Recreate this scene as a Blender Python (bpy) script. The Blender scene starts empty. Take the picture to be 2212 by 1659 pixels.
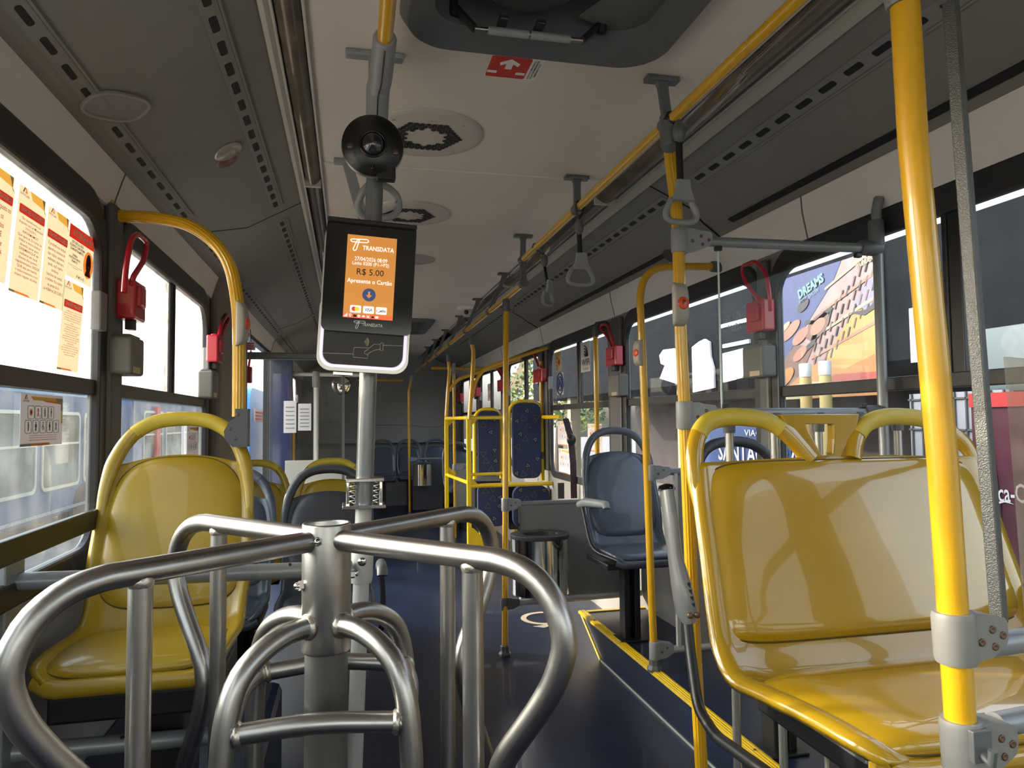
import bpy, math, random
from mathutils import Vector, Matrix
random.seed(11)
SC = bpy.context.scene
COL = SC.collection
PI = math.pi


def V(*a):
    return Vector(a[0] if len(a) == 1 else a)


def rad(d):
    return d * PI / 180.0


# ------------------------------------------------------------------ materials
def mat(name, col, rough=.5, metal=0.0, bump=0.0, bscale=300.0, var=0.0, vscale=4.0, coat=0.0, spec=.5,
        emis=None, estr=0.0, vcol=None):
    m = bpy.data.materials.new(name)
    m.use_nodes = True
    nt = m.node_tree
    b = nt.nodes['Principled BSDF']
    b.inputs['Base Color'].default_value = (*col, 1)
    b.inputs['Roughness'].default_value = rough
    b.inputs['Metallic'].default_value = metal
    b.inputs['Specular IOR Level'].default_value = spec
    if coat:
        b.inputs['Coat Weight'].default_value = coat
        b.inputs['Coat Roughness'].default_value = .035
    if emis:
        b.inputs['Emission Color'].default_value = (*emis, 1)
        b.inputs['Emission Strength'].default_value = estr
    tc = nt.nodes.new('ShaderNodeTexCoord')
    if var:
        n = nt.nodes.new('ShaderNodeTexNoise')
        n.inputs['Scale'].default_value = vscale
        n.inputs['Detail'].default_value = 5
        nt.links.new(tc.outputs['Object'], n.inputs['Vector'])
        r = nt.nodes.new('ShaderNodeValToRGB')
        r.color_ramp.elements[0].position = .35
        r.color_ramp.elements[1].position = .7
        c2 = vcol or tuple(c * (1 - var) for c in col)
        r.color_ramp.elements[0].color = (*c2, 1)
        r.color_ramp.elements[1].color = (*col, 1)
        nt.links.new(n.outputs['Fac'], r.inputs['Fac'])
        nt.links.new(r.outputs['Color'], b.inputs['Base Color'])
    if bump:
        n2 = nt.nodes.new('ShaderNodeTexNoise')
        n2.inputs['Scale'].default_value = bscale
        n2.inputs['Detail'].default_value = 3
        nt.links.new(tc.outputs['Object'], n2.inputs['Vector'])
        bp = nt.nodes.new('ShaderNodeBump')
        bp.inputs['Strength'].default_value = bump
        bp.inputs['Distance'].default_value = .002
        nt.links.new(n2.outputs['Fac'], bp.inputs['Height'])
        nt.links.new(bp.outputs['Normal'], b.inputs['Normal'])
    return m


def glass(name, tint=(.9, .93, .93), refl=.06, dust=.05, dcol=(.8, .8, .76), dscale=9.0, dmax=None):
    """thin pane: clear, a little mirror, and dust that scatters the daylight"""
    m = bpy.data.materials.new(name)
    m.use_nodes = True
    nt = m.node_tree
    nt.nodes.clear()
    N = nt.nodes.new
    out = N('ShaderNodeOutputMaterial')
    tr = N('ShaderNodeBsdfTransparent')
    tr.inputs['Color'].default_value = (*tint, 1)
    gl = N('ShaderNodeBsdfGlossy')
    gl.inputs['Roughness'].default_value = .02
    fr = N('ShaderNodeFresnel')
    ge = N('ShaderNodeNewGeometry')
    io = N('ShaderNodeMapRange')
    io.inputs['To Min'].default_value = 1.17
    io.inputs['To Max'].default_value = 1 / 1.17
    nt.links.new(ge.outputs['Backfacing'], io.inputs['Value'])
    nt.links.new(io.outputs['Result'], fr.inputs['IOR'])
    mx = N('ShaderNodeMixShader')
    nt.links.new(fr.outputs['Fac'], mx.inputs['Fac'])
    nt.links.new(tr.outputs['BSDF'], mx.inputs[1])
    nt.links.new(gl.outputs['BSDF'], mx.inputs[2])
    last = mx
    if dust:
        tl = N('ShaderNodeBsdfTranslucent')
        tl.inputs['Color'].default_value = (*dcol, 1)
        df = N('ShaderNodeBsdfDiffuse')
        df.inputs['Color'].default_value = (*dcol, 1)
        m0 = N('ShaderNodeMixShader')
        m0.inputs['Fac'].default_value = .35
        nt.links.new(tl.outputs['BSDF'], m0.inputs[1])
        nt.links.new(df.outputs['BSDF'], m0.inputs[2])
        tc = N('ShaderNodeTexCoord')
        nz = N('ShaderNodeTexNoise')
        nz.inputs['Scale'].default_value = dscale
        nz.inputs['Detail'].default_value = 8
        nt.links.new(tc.outputs['Object'], nz.inputs['Vector'])
        mr = N('ShaderNodeMapRange')
        mr.inputs['From Min'].default_value = .3
        mr.inputs['From Max'].default_value = .75
        mr.inputs['To Min'].default_value = dust * .5
        mr.inputs['To Max'].default_value = dmax or dust * 1.6
        nt.links.new(nz.outputs['Fac'], mr.inputs['Value'])
        m2 = N('ShaderNodeMixShader')
        nt.links.new(mr.outputs['Result'], m2.inputs['Fac'])
        nt.links.new(mx.outputs['Shader'], m2.inputs[1])
        nt.links.new(m0.outputs['Shader'], m2.inputs[2])
        last = m2
    nt.links.new(last.outputs['Shader'], out.inputs['Surface'])
    return m


YP = mat('yellow_paint', (.66, .365, .008), .3, coat=.35, var=.10, vscale=14)
YD = mat('yellow_frame', (.80, .55, .01), .32, coat=.3, var=.08, vscale=14)
YS = mat('yellow_seat_plastic', (.40, .262, .013), .34, coat=.25, var=.12, vscale=6, bump=.02, bscale=600)
YG = mat('yellow_seat_gloss', (.46, .275, .010), .20, coat=1.0, var=.10, vscale=5)
YH = mat('yellow_grip', (.58, .44, .04), .45, bump=.05, bscale=900, var=.1, vscale=20)
STEEL = mat('brushed_steel', (.41, .395, .375), .34, 1.0, bump=.03, bscale=260, var=.12, vscale=22)
CHROME = mat('polished_steel', (.74, .73, .71), .09, 1.0)
WELD = mat('weld_bead', (.56, .51, .44), .38, 1.0, bump=.5, bscale=160)
COLUMN = mat('grey_column_paint', (.095, .095, .085), .45, .3, bump=.1, bscale=220)
GREYT = mat('grey_tube_paint', (.23, .24, .25), .35, .25, var=.06, vscale=12)
GREYL = mat('light_grey_paint', (.52, .52, .50), .4, .1, var=.08)
CLAMP = mat('grey_clamp_plastic', (.26, .27, .28), .42, var=.08, vscale=18)
BEIGE = mat('button_beige', (.36, .33, .29), .45)
CLAMPD = mat('dark_clamp_plastic', (.10, .105, .11), .45)
CLAMPL = mat('pale_clamp_plastic', (.21, .207, .195), .4, var=.1, vscale=16)
SCREW = mat('rusty_screw', (.16, .10, .07), .5, .7)
BLACK = mat('black_plastic', (.012, .012, .013), .38)
BLACKG = mat('black_gloss', (.004, .004, .005), .12)
RUBBER = mat('black_rubber', (.02, .02, .022), .42, var=.2, vscale=10)
REDP = mat('red_plastic', (.46, .012, .03), .3, coat=.3)
CEILM = mat('ceiling_white', (.68, .62, .55), .6, bump=.04, bscale=150, var=.05, vscale=2)
COVE = mat('cove_white', (.70, .66, .62), .5, var=.06, vscale=3)
PANEL = mat('dark_grey_panel', (.205, .198, .185), .7, bump=.15, bscale=420, var=.08, vscale=3)
STRIP = mat('vent_strip_grey', (.20, .198, .19), .6)
SLOT = mat('slot_black', (.004, .005, .008), .6)
CREAM = mat('cream_strip', (.42, .40, .35), .5)
LENS = mat('lamp_diffuser', (.17, .14, .105), .16, coat=.6, var=.45, vscale=6)
FLOORM = mat('navy_vinyl', (.010, .019, .051), .34, bump=.05, bscale=500, var=.35, vscale=5, coat=.1)
WALLG = mat('grey_wall_panel', (.24, .235, .225), .5, bump=.05, bscale=300, var=.06)
WALLR = mat('rear_wall_grey', (.26, .27, .27), .55, bump=.05, bscale=260, var=.1, vscale=2)
PILLAR = mat('pillar_grey', (.09, .09, .088), .5)
SEATG = mat('blue_grey_seat', (.060, .075, .105), .33, coat=.2, var=.15, vscale=6, bump=.03, bscale=500)
SEATD = mat('dark_grey_seat', (.035, .038, .046), .4, var=.15, vscale=6, bump=.05, bscale=500)
SEATE = mat('grey_seat_grip', (.08, .088, .105), .42)
FABRIC = mat('navy_moquette', (.02, .032, .085), .85, bump=.3, bscale=900)
FABL = mat('moquette_triangle_grey', (.24, .25, .28), .85)
FABK = mat('moquette_triangle_black', (.008, .008, .012), .85)
FABO = mat('moquette_triangle_ochre', (.14, .115, .09), .85)
BELT = mat('seat_belt_webbing', (.035, .018, .022), .7, bump=.3, bscale=900)
GLASSL = glass('window_glass_left', (.46, .52, .56), dust=.025, dmax=.07)
GLASSU = glass('dusty_glass_left', (.92, .93, .92), dust=.22, dmax=.42, dscale=14)
GLASSR = glass('window_glass_right', (.56, .60, .66), dust=.012, dmax=.04, dscale=7)
ACRYL = glass('clear_acrylic', (.95, .965, .965), dust=.003, dmax=.008)
ACRYLB = glass('scuffed_acrylic', (.82, .79, .74), dust=.10, dmax=.2, dscale=5)


def paper(name, col, tr=.5):
    """thin paper: half of the daylight behind it glows through"""
    m = bpy.data.materials.new(name)
    m.use_nodes = True
    nt = m.node_tree
    nt.nodes.clear()
    out = nt.nodes.new('ShaderNodeOutputMaterial')
    a, b, c = nt.nodes.new('ShaderNodeBsdfDiffuse'), nt.nodes.new('ShaderNodeBsdfTranslucent'), nt.nodes.new('ShaderNodeMixShader')
    a.inputs['Color'].default_value = (*col, 1)
    b.inputs['Color'].default_value = (*col, 1)
    c.inputs['Fac'].default_value = tr
    nt.links.new(a.outputs['BSDF'], c.inputs[1])
    nt.links.new(b.outputs['BSDF'], c.inputs[2])
    nt.links.new(c.outputs['Shader'], out.inputs['Surface'])
    return m


PAPER = paper('poster_paper', (.66, .55, .38), .17)
NRED = paper('notice_red', (.74, .06, .04), .62)
NYEL = paper('notice_yellow', (.9, .62, .16), .8)
NGREY = paper('notice_grey', (.25, .22, .18), .7)
NORANGE = paper('notice_orange', (.9, .36, .10), .8)
PAPERW = paper('white_paper', (.74, .70, .71), .2)
PRED = mat('print_red', (.52, .03, .025), .6)
PORANGE = mat('print_orange', (.66, .21, .04), .6)
PYEL = mat('print_yellow', (.70, .42, .06), .6)
PBLACK = mat('print_black', (.015, .015, .018), .6)
PWHITE = mat('print_white', (.75, .74, .72), .6)
PBLUE = mat('print_blue', (.02, .04, .16), .6)
PGREY = mat('print_grey', (.22, .24, .26), .6)
PSKIN = mat('print_skin', (.68, .10, .06), .6)


# ------------------------------------------------------------------ mesh builder
class MB:
    def __init__(s):
        s.v, s.f, s.m, s.s = [], [], [], []

    def add(s, vs, fs, m=0, smooth=False):
        b = len(s.v)
        s.v += [V(p) for p in vs]
        for f in fs:
            s.f.append(tuple(b + i for i in f))
            s.m.append(m)
            s.s.append(smooth)
        return s

    def box(s, c, sz, m=0, rot=None, ax=None):
        """box at centre c; ax = (ux,uy,uz) axes or rot = Matrix"""
        c = V(c)
        h = V(sz) / 2
        vs = []
        for i in (-1, 1):
            for j in (-1, 1):
                for k in (-1, 1):
                    p = V(i * h.x, j * h.y, k * h.z)
                    if ax:
                        p = ax[0] * p.x + ax[1] * p.y + ax[2] * p.z
                    elif rot:
                        p = rot @ p
                    vs.append(c + p)
        s.add(vs, [(0, 1, 3, 2), (4, 6, 7, 5), (0, 4, 5, 1), (2, 3, 7, 6), (0, 2, 6, 4), (1, 5, 7, 3)], m)
        return s

    def tube(s, pts, r, seg=14, m=0, fillet=0.0, cap=True, ribs=False, closed=False, rz=None, hint=None):
        """sweep a circle (or an ellipse r x rz) along a polyline whose corners are rounded by fillet"""
        P = [V(p) for p in pts]
        if fillet and len(P) > 2:
            Q = []
            n = len(P)
            for i in range(n):
                if not closed and i in (0, n - 1):
                    Q.append(P[i])
                    continue
                a, b, c = P[i - 1], P[i], P[(i + 1) % n]
                d1, d2 = (a - b), (c - b)
                l = min(fillet, d1.length * .49, d2.length * .49)
                p1, p2 = b + d1.normalized() * l, b + d2.normalized() * l
                k = 6
                for j in range(k + 1):
                    t = j / k
                    Q.append(p1 * (1 - t) ** 2 + b * 2 * t * (1 - t) + p2 * t * t)
            P = Q
        n = len(P)
        tan = []
        for i in range(n):
            a = P[i - 1] if (i or closed) else P[i]
            b = P[(i + 1) % n] if (i < n - 1 or closed) else P[i]
            tan.append((b - a).normalized())
        up = V(hint) if hint else V(.13, .31, .94)
        if abs(up.normalized().dot(tan[0])) > .95:
            up = V(.94, .13, .31)
        x = (up - tan[0] * up.dot(tan[0])).normalized()
        vs, fs = [], []
        for i in range(n):
            x = (x - tan[i] * x.dot(tan[i])).normalized()
            y = tan[i].cross(x)
            rr = r[i] if isinstance(r, (list, tuple)) else r
            ry = rr if rz is None else (rz[i] if isinstance(rz, (list, tuple)) else rz)
            for k in range(seg):
                a = 2 * PI * k / seg
                q = (1.0 if k % 2 else .93) if ribs else 1.0
                vs.append(P[i] + x * (math.cos(a) * rr * q) + y * (math.sin(a) * ry * q))
        rows = n if closed else n - 1
        for i in range(rows):
            for k in range(seg):
                a, b = i * seg + k, i * seg + (k + 1) % seg
                c, d = ((i + 1) % n) * seg + (k + 1) % seg, ((i + 1) % n) * seg + k
                fs.append((a, b, c, d))
        s.add(vs, fs, m, not ribs)
        if cap and not closed:
            s.add(vs[:seg], [tuple(reversed(range(seg)))], m)
            s.add(vs[-seg:], [tuple(range(seg))], m)
        return s

    def lathe(s, c, axis, prof, seg=28, m=0, smooth=True, ax2=None, sy=1.0):
        """prof = [(radius, height along axis)]"""
        c, w = V(c), V(axis).normalized()
        u = V(ax2) if ax2 else (V(0, 0, 1) if abs(w.z) < .9 else V(1, 0, 0))
        u = (u - w * u.dot(w)).normalized()
        t = w.cross(u)
        vs, fs = [], []
        for (r, h) in prof:
            for k in range(seg):
                a = 2 * PI * k / seg
                vs.append(c + w * h + u * (math.cos(a) * r) + t * (math.sin(a) * r * sy))
        for i in range(len(prof) - 1):
            for k in range(seg):
                fs.append((i * seg + k, i * seg + (k + 1) % seg, (i + 1) * seg + (k + 1) % seg, (i + 1) * seg + k))
        s.add(vs, fs, m, smooth)
        if prof[0][0] > 1e-5:
            s.add(vs[:seg], [tuple(reversed(range(seg)))], m)
        if prof[-1][0] > 1e-5:
            s.add(vs[-seg:], [tuple(range(seg))], m)
        return s

    def prism(s, out, o, ux, uy, t, m=0, mside=None):
        """2D outline extruded by t along ux x uy (front face at +t/..: from 0 to t)"""
        o, ux, uy = V(o), V(ux).normalized(), V(uy).normalized()
        n = ux.cross(uy)
        a = [o + ux * p[0] + uy * p[1] for p in out]
        b = [p + n * t for p in a]
        k = len(out)
        s.add(b, [tuple(range(k))], m)
        s.add(a, [tuple(reversed(range(k)))], m)
        vs = a + b
        s.add(vs, [(i, (i + 1) % k, k + (i + 1) % k, k + i) for i in range(k)], m if mside is None else mside)
        return s

    def flat(s, out, o, ux, uy, lift=0.0, m=0):
        """one printed or cut sheet face"""
        o, ux, uy = V(o), V(ux).normalized(), V(uy).normalized()
        n = ux.cross(uy).normalized()
        s.add([o + ux * p[0] + uy * p[1] + n * lift for p in out], [tuple(range(len(out)))], m)
        return s

    def ring(s, out, inn, o, ux, uy, t, m=0):
        """frame between two outlines of equal count"""
        o, ux, uy = V(o), V(ux).normalized(), V(uy).normalized()
        n = ux.cross(uy)
        k = len(out)
        A = [o + ux * p[0] + uy * p[1] for p in out]
        B = [o + ux * p[0] + uy * p[1] for p in inn]
        A2, B2 = [p + n * t for p in A], [p + n * t for p in B]
        vs = A + B + A2 + B2
        fs = []
        for i in range(k):
            j = (i + 1) % k
            fs += [(i, k + i, k + j, j), (2 * k + i, 2 * k + j, 3 * k + j, 3 * k + i),
                   (i, j, 2 * k + j, 2 * k + i), (k + i, 3 * k + i, 3 * k + j, k + j)]
        s.add(vs, fs, m)
        return s

    def build(s, name, mats, parent=None, bevel=0.0, at=None, sub=0, solid=0.0, seg=2):
        if not isinstance(mats, (list, tuple)):
            mats = [mats]
        if parent is not None:
            o0 = V(0, 0, 0)
            p = parent
            while p is not None:
                o0 += p.location
                p = p.parent
            loc = V(0, 0, 0)
        else:
            if at is None:
                lo = V(*(min(v[i] for v in s.v) for i in range(3)))
                hi = V(*(max(v[i] for v in s.v) for i in range(3)))
                at = V((lo.x + hi.x) / 2, (lo.y + hi.y) / 2, lo.z)
            loc = V(at)
            o0 = loc
        me = bpy.data.meshes.new(name)
        me.from_pydata([tuple(v - o0) for v in s.v], [], s.f)
        for mm in mats:
            me.materials.append(mm)
        me.polygons.foreach_set('material_index', s.m)
        me.polygons.foreach_set('use_smooth', s.s)
        me.update()
        ob = bpy.data.objects.new(name, me)
        COL.objects.link(ob)
        ob.location = loc
        if parent is not None:
            ob.parent = parent
        if solid:
            md = ob.modifiers.new('solid', 'SOLIDIFY')
            md.thickness = solid
            md.offset = -1
        if bevel:
            md = ob.modifiers.new('bevel', 'BEVEL')
            md.width = bevel
            md.segments = seg
            md.limit_method = 'ANGLE'
            md.angle_limit = rad(35)
        if sub:
            md = ob.modifiers.new('sub', 'SUBSURF')
            md.levels = sub
            md.render_levels = sub
        return ob


def rr(x0, y0, x1, y1, r, n=6):
    pts = []
    for cx, cy, a0 in ((x1 - r, y1 - r, 0), (x0 + r, y1 - r, 90), (x0 + r, y0 + r, 180), (x1 - r, y0 + r, 270)):
        for i in range(n + 1):
            a = rad(a0 + 90 * i / n)
            pts.append((cx + r * math.cos(a), cy + r * math.sin(a)))
    return pts


def circ(cx, cy, r, n=28, ry=None):
    return [(cx + r * math.cos(2 * PI * i / n), cy + (ry or r) * math.sin(2 * PI * i / n)) for i in range(n)]


def thing(name, label, cat, loc, group=None):
    o = bpy.data.objects.new(name, None)
    o.empty_display_size = .05
    COL.objects.link(o)
    o.location = loc
    return tag(o, label, cat, group)


def tag(o, label, cat, group=None, kind=None):
    o['label'] = label
    o['category'] = cat
    if group:
        o['group'] = group
    if kind:
        o['kind'] = kind
    return o


def struct(o):
    o['kind'] = 'structure'
    return o


def copy_tree(o, parent=None):
    c = o.copy()
    COL.objects.link(c)
    if parent is not None:
        c.parent = parent
    for ch in [x for x in bpy.data.objects if x.parent == o]:
        copy_tree(ch, c)
    return c


def text_mesh(body, align='CENTER', bold=0.0, sp=1.0):
    cu = bpy.data.curves.new('t', 'FONT')
    cu.body = body
    cu.align_x = align
    cu.align_y = 'CENTER'
    cu.offset = bold
    cu.space_line = sp
    cu.resolution_u = 2
    o = bpy.data.objects.new('t', cu)
    me = bpy.data.meshes.new_from_object(o)
    vs = [v.co.copy() for v in me.vertices]
    fs = [tuple(p.vertices) for p in me.polygons]
    bpy.data.objects.remove(o)
    bpy.data.curves.remove(cu)
    bpy.data.meshes.remove(me)
    return vs, fs


def text(mb, body, o, ux, uy, w=None, h=None, m=0, align='CENTER', bold=0.0, lift=.0006, sp=1.0):
    """flat lettering added to a mesh: scaled to width w and/or height h, centred at o in the plane ux, uy"""
    vs, fs = text_mesh(body, align, bold, sp)
    if not vs:
        return
    o, ux, uy = V(o), V(ux).normalized(), V(uy).normalized()
    n = ux.cross(uy)
    x0, x1 = min(v.x for v in vs), max(v.x for v in vs)
    y0, y1 = min(v.y for v in vs), max(v.y for v in vs)
    sx = w / (x1 - x0) if w else None
    sy = h / (y1 - y0) if h else None
    sx = sx or sy
    sy = sy or sx
    cx, cy = (x0 + x1) / 2, (y0 + y1) / 2
    mb.add([o + ux * ((v.x - cx) * sx) + uy * ((v.y - cy) * sy) + n * lift for v in vs], fs, m)


X, Y, Z = V(1, 0, 0), V(0, 1, 0), V(0, 0, 1)
SKY_STRENGTH = .55
SUN_ENERGY = 3.0
SUN_DIR = (1, -.62, -.36)
EXPOSURE = 1.12
# ------------------------------------------------------------------ bus shell
XL, XR, ZC = -.71, 1.71, 2.34
Y0, Y1 = -2.4, 11.3
ZBL, ZTL, ZBR, ZTR = .975, 1.885, .875, 1.905
LW = [(-2.1, -.8), (-.6, .62), (.82, 2.235), (2.43, 3.80), (7.2, 8.5), (8.75, 10.1)]
RW = [(-2.1, -.8), (-.6, .62), (.86, 2.56), (2.73, 4.19), (4.49, 5.93), (6.26, 7.60), (7.97, 9.29), (9.58, 10.87)]
DOOR = (4.95, 6.75)


def wall(name, x0, x1, opens, zb, zt, door=None):
    mb = MB()
    xc, t = (x0 + x1) / 2, abs(x1 - x0)
    ops = sorted([(a, b, zb, zt) for a, b in opens] + ([(door[0], door[1], -.02, 1.98)] if door else []))
    y = Y0
    for a, b, lo, hi in ops:
        mb.box((xc, (y + a) / 2, 1.0), (t, a - y, 2.1))
        if lo > 0:
            mb.box((xc, (a + b) / 2, (lo - .05) / 2), (t, b - a, lo + .05))
        mb.box((xc, (a + b) / 2, (hi + 2.05) / 2), (t, b - a, 2.05 - hi))
        y = b
    mb.box((xc, (y + Y1) / 2, 1.0), (t, Y1 - y, 2.1))
    mb.box((xc, (Y0 + Y1) / 2, 2.35), (t, Y1 - Y0, .62))
    return struct(mb.build(name, WALLG))


wall('wall_left', XL - .016, XL, LW, ZBL, ZTL, DOOR)
wall('wall_right', XR, XR + .016, RW, ZBR, ZTR)
mb = MB().box(((XL + XR) / 2, Y1 + .03, 1.3), (XR - XL + .12, .06, 2.7))
wb = struct(mb.build('wall_back', WALLR))
mb = MB()   # moulded rear panel with a stepped belt
mb.prism([(XL, .98), (XR, .98), (XR, 1.06), (XL, 1.06)], (0, Y1 - .06, 0), X, Z, .05)
mb.tube([(.1, Y1 - .004, 1.27), (.9, Y1 - .004, 1.26), (1.25, Y1 - .004, 1.21), (1.5, Y1 - .004, 1.25), (1.62, Y1 - .004, 1.45)], .008, 6, fillet=.1)
mb.build('belt_moulding', WALLR, wb)
mb = MB()
xm = (XL + XR) / 2
mb.box((xm, Y0, .45), (2.54, .06, .95)).box((xm, Y0, 2.4), (2.54, .06, .6)).box((XL, Y0, 1.5), (.2, .06, 1.3)).box((XR, Y0, 1.5), (.2, .06, 1.3))
struct(mb.build('wall_front', WALLG))
struct(MB().box((xm, (Y0 + Y1) / 2, -.04), (2.54, Y1 - Y0, .08)).build('floor', FLOORM))

# ceiling: white centre panels around the roof hatches
H1 = (.17, .80, 1.02, 1.83)
H2 = (.17, .80, 7.15, 8.15)
mb = MB()
cx0, cx1 = -.11, 1.085
ys = [Y0, H1[2], H1[3], H2[2], H2[3], Y1]
for i in range(5):
    a, b = ys[i], ys[i + 1]
    if i in (1, 3):
        mb.box(((cx0 + .17) / 2, (a + b) / 2, 2.355), (.17 - cx0, b - a, .03)).box(((cx1 + .80) / 2, (a + b) / 2, 2.355), (cx1 - .80, b - a, .03))
    else:
        mb.box(((cx0 + cx1) / 2, (a + b) / 2, 2.355), (cx1 - cx0, b - a, .03))
ceil = struct(mb.build('ceiling', CEILM))
mb = MB()
for y in (-.38, 2.867, 6.12, 9.4):
    mb.box(((cx0 + cx1) / 2, y, 2.338), (cx1 - cx0, .028, .006))
mb.build('panel_seam', CEILM, ceil, bevel=.002)
struct(MB().box((xm, (Y0 + Y1) / 2, 2.66), (2.54, Y1 - Y0, .04)).build('roof', GREYL))


# side ducts of the ceiling (dark panels, white cove, vent strips)
def extr(name, prof, mat_, parent=None, y0=Y0, y1=Y1):
    n = len(prof)
    mb = MB()
    vs = [(p[0], y0, p[1]) for p in prof] + [(p[0], y1, p[1]) for p in prof]
    mb.add(vs, [(i, (i + 1) % n, n + (i + 1) % n, n + i) for i in range(n)] + [tuple(range(n)), tuple(reversed(range(n, 2 * n)))])
    return mb.build(name, mat_, parent)


def vent(parent, p0, p1, nrm, y0, y1, n, w=.021, strip=.046):
    """recess strip with a row of slots; p0 = (x, z) on the panel, p1 unused"""
    mb = MB()
    nx = V(nrm[0], 0, nrm[1]).normalized()
    ux = V(0, 1, 0)
    uy = nx.cross(ux)
    c = V(p0[0], 0, p0[1])
    mb.box(c + Y * ((y0 + y1) / 2), (y1 - y0, strip, .004), 0, ax=(ux, uy, nx))
    mb.box(c + Y * ((y0 + y1) / 2) + uy * (strip / 2 + .004), (y1 - y0, .006, .012), 0, ax=(ux, uy, nx))
    d = (y1 - y0) / n
    for i in range(n):
        o = c + Y * (y0 + d * (i + .5)) + nx * .0022
        pr = rr(-d * .30, -w / 2, d * .30, w / 2, .006, 2)
        mb.prism(pr, o, ux, uy, .0006 if ux.cross(uy).dot(nx) > 0 else -.0006, 1)
    return mb.build('vent_strip', [STRIP, SLOT], parent)


LP = [(-.212, 2.333), (-.63, 2.073), (-.675, 2.068), (-.675, 2.10), (-.2, 2.38)]
tl = struct(extr('trim_1', LP, PANEL))
tl['label'] = 'dark grey ceiling duct panel over the windows of the placard side'
RP = [(1.26, 2.33), (1.63, 2.160), (1.675, 2.135), (1.675, 2.17), (1.26, 2.37)]
tr = struct(extr('trim_2', RP, PANEL))
tr['label'] = 'dark grey ceiling duct panel over the windows of the double yellow seat'
nl = (.262, -.42)
nr = (-.17, -.37)
PT = .1112
for a, n in ((-.286, 32), (3.475, 27), (6.6, 26)):
    vent(tl, (-.318, 2.2665), None, nl, a, a + PT * n, n)
for a, n in ((-.24, 28), (3.2, 29), (6.6, 26)):
    vent(tl, (-.604, 2.0885), None, nl, a, a + PT * n, n, w=.015, strip=.04)
for a, n in ((-.2786, 26), (2.86, 27), (6.0, 26)):
    vent(tr, (1.368, 2.2795), None, nr, a, a + PT * n, n, strip=.058)
# shallow gutter line of the right panel
extr('gutter_groove', [(1.598, 2.1738), (1.622, 2.1628), (1.622, 2.158), (1.598, 2.169)], SLOT, tr, -.3, 2.75)
extr('gutter_groove', [(1.598, 2.1738), (1.622, 2.1628), (1.622, 2.158), (1.598, 2.169)], SLOT, tr, 3.0, 5.9)
mb = MB()
for y in (2.83, 6.08):
    mb.tube([(1.27, y, 2.325), (1.47, y, 2.232), (1.55, y + .06, 2.195), (1.66, y + .1, 2.142)], .004, 6)
mb.build('panel_joint', SLOT, tr)
mb = MB()
for y in (3.38, 6.53):
    mb.tube([(-.215, y, 2.331), (-.45, y - .05, 2.185), (-.62, y - .32, 2.079)], .0025, 6)
mb.build('panel_joint', SLOT, tl)
t3 = struct(extr('trim_3', [(-.66, 2.085), (-.676, 2.04), (-.700, 1.96), (-.712, 1.96), (-.712, 2.085)], COVE))
t4 = struct(extr('trim_4', [(1.66, 2.150), (1.672, 2.085), (1.700, 1.985), (1.712, 1.985), (1.712, 2.150)], COVE))
mb = MB()
for y in (-.3, 2.33, 4.5, 6.8):
    mb.tube([(-.659, y, 2.085), (-.675, y, 2.04), (-.699, y, 1.962)], .003, 5)
mb.build('cove_joint', PILLAR, t3)
mb = MB()
for y in (2.33, 4.35, 6.1, 7.8):
    mb.tube([(1.659, y, 2.15), (1.671, y + .01, 2.085), (1.699, y + .02, 1.987)], .003, 5)
mb.build('cove_joint', PILLAR, t4)
# rubber seal lines beside the ceiling
struct(extr('trim_5', [(-.212, 2.345), (-.219, 2.322), (-.205, 2.318), (-.188, 2.330), (-.188, 2.35)], CREAM))
struct(extr('trim_6', [(1.212, 2.335), (1.262, 2.314), (1.270, 2.325), (1.262, 2.345), (1.205, 2.35)], CREAM))


def lamp(label, x0, x1, ylist, side):
    t = thing('ceiling_light', label, 'ceiling light', ((x0 + x1) / 2, 3, 2.30))
    for a, b in ylist:
        n = 8
        pr = []
        for i in range(n + 1):
            s = i / n
            pr.append((x0 + (x1 - x0) * s, 2.336 - .030 * math.sin(PI * s)))
        pr += [(x1, 2.345), (x0, 2.345)]
        d = extr('diffuser', pr, LENS, t, a, b)
        d.data.polygons.foreach_set('use_smooth', [True] * (n) + [False] * (len(d.data.polygons) - n))
    for xx in (x0 - .006, x1 + .006):
        MB().box((xx, 3, 2.333), (.008, 10.4, .014)).build('side_rail', GREYL, t, bevel=.002)
    for a, b in ylist[1:]:
        MB().box(((x0 + x1) / 2, a - .01, 2.318), (x1 - x0, .018, .034)).build('end_cap', CREAM, t)
    return t


lamp('long unlit ceiling light strip on the side of the fare machine', -.183, -.118, [(-2, 3.05), (3.07, 5.6), (5.62, 8.1)], -1)
lamp('long unlit ceiling light strip along the yellow overhead handrail', 1.10, 1.203, [(-2, 1.2), (1.22, 3.05), (3.07, 5.1), (5.12, 8.1)], 1)


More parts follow.
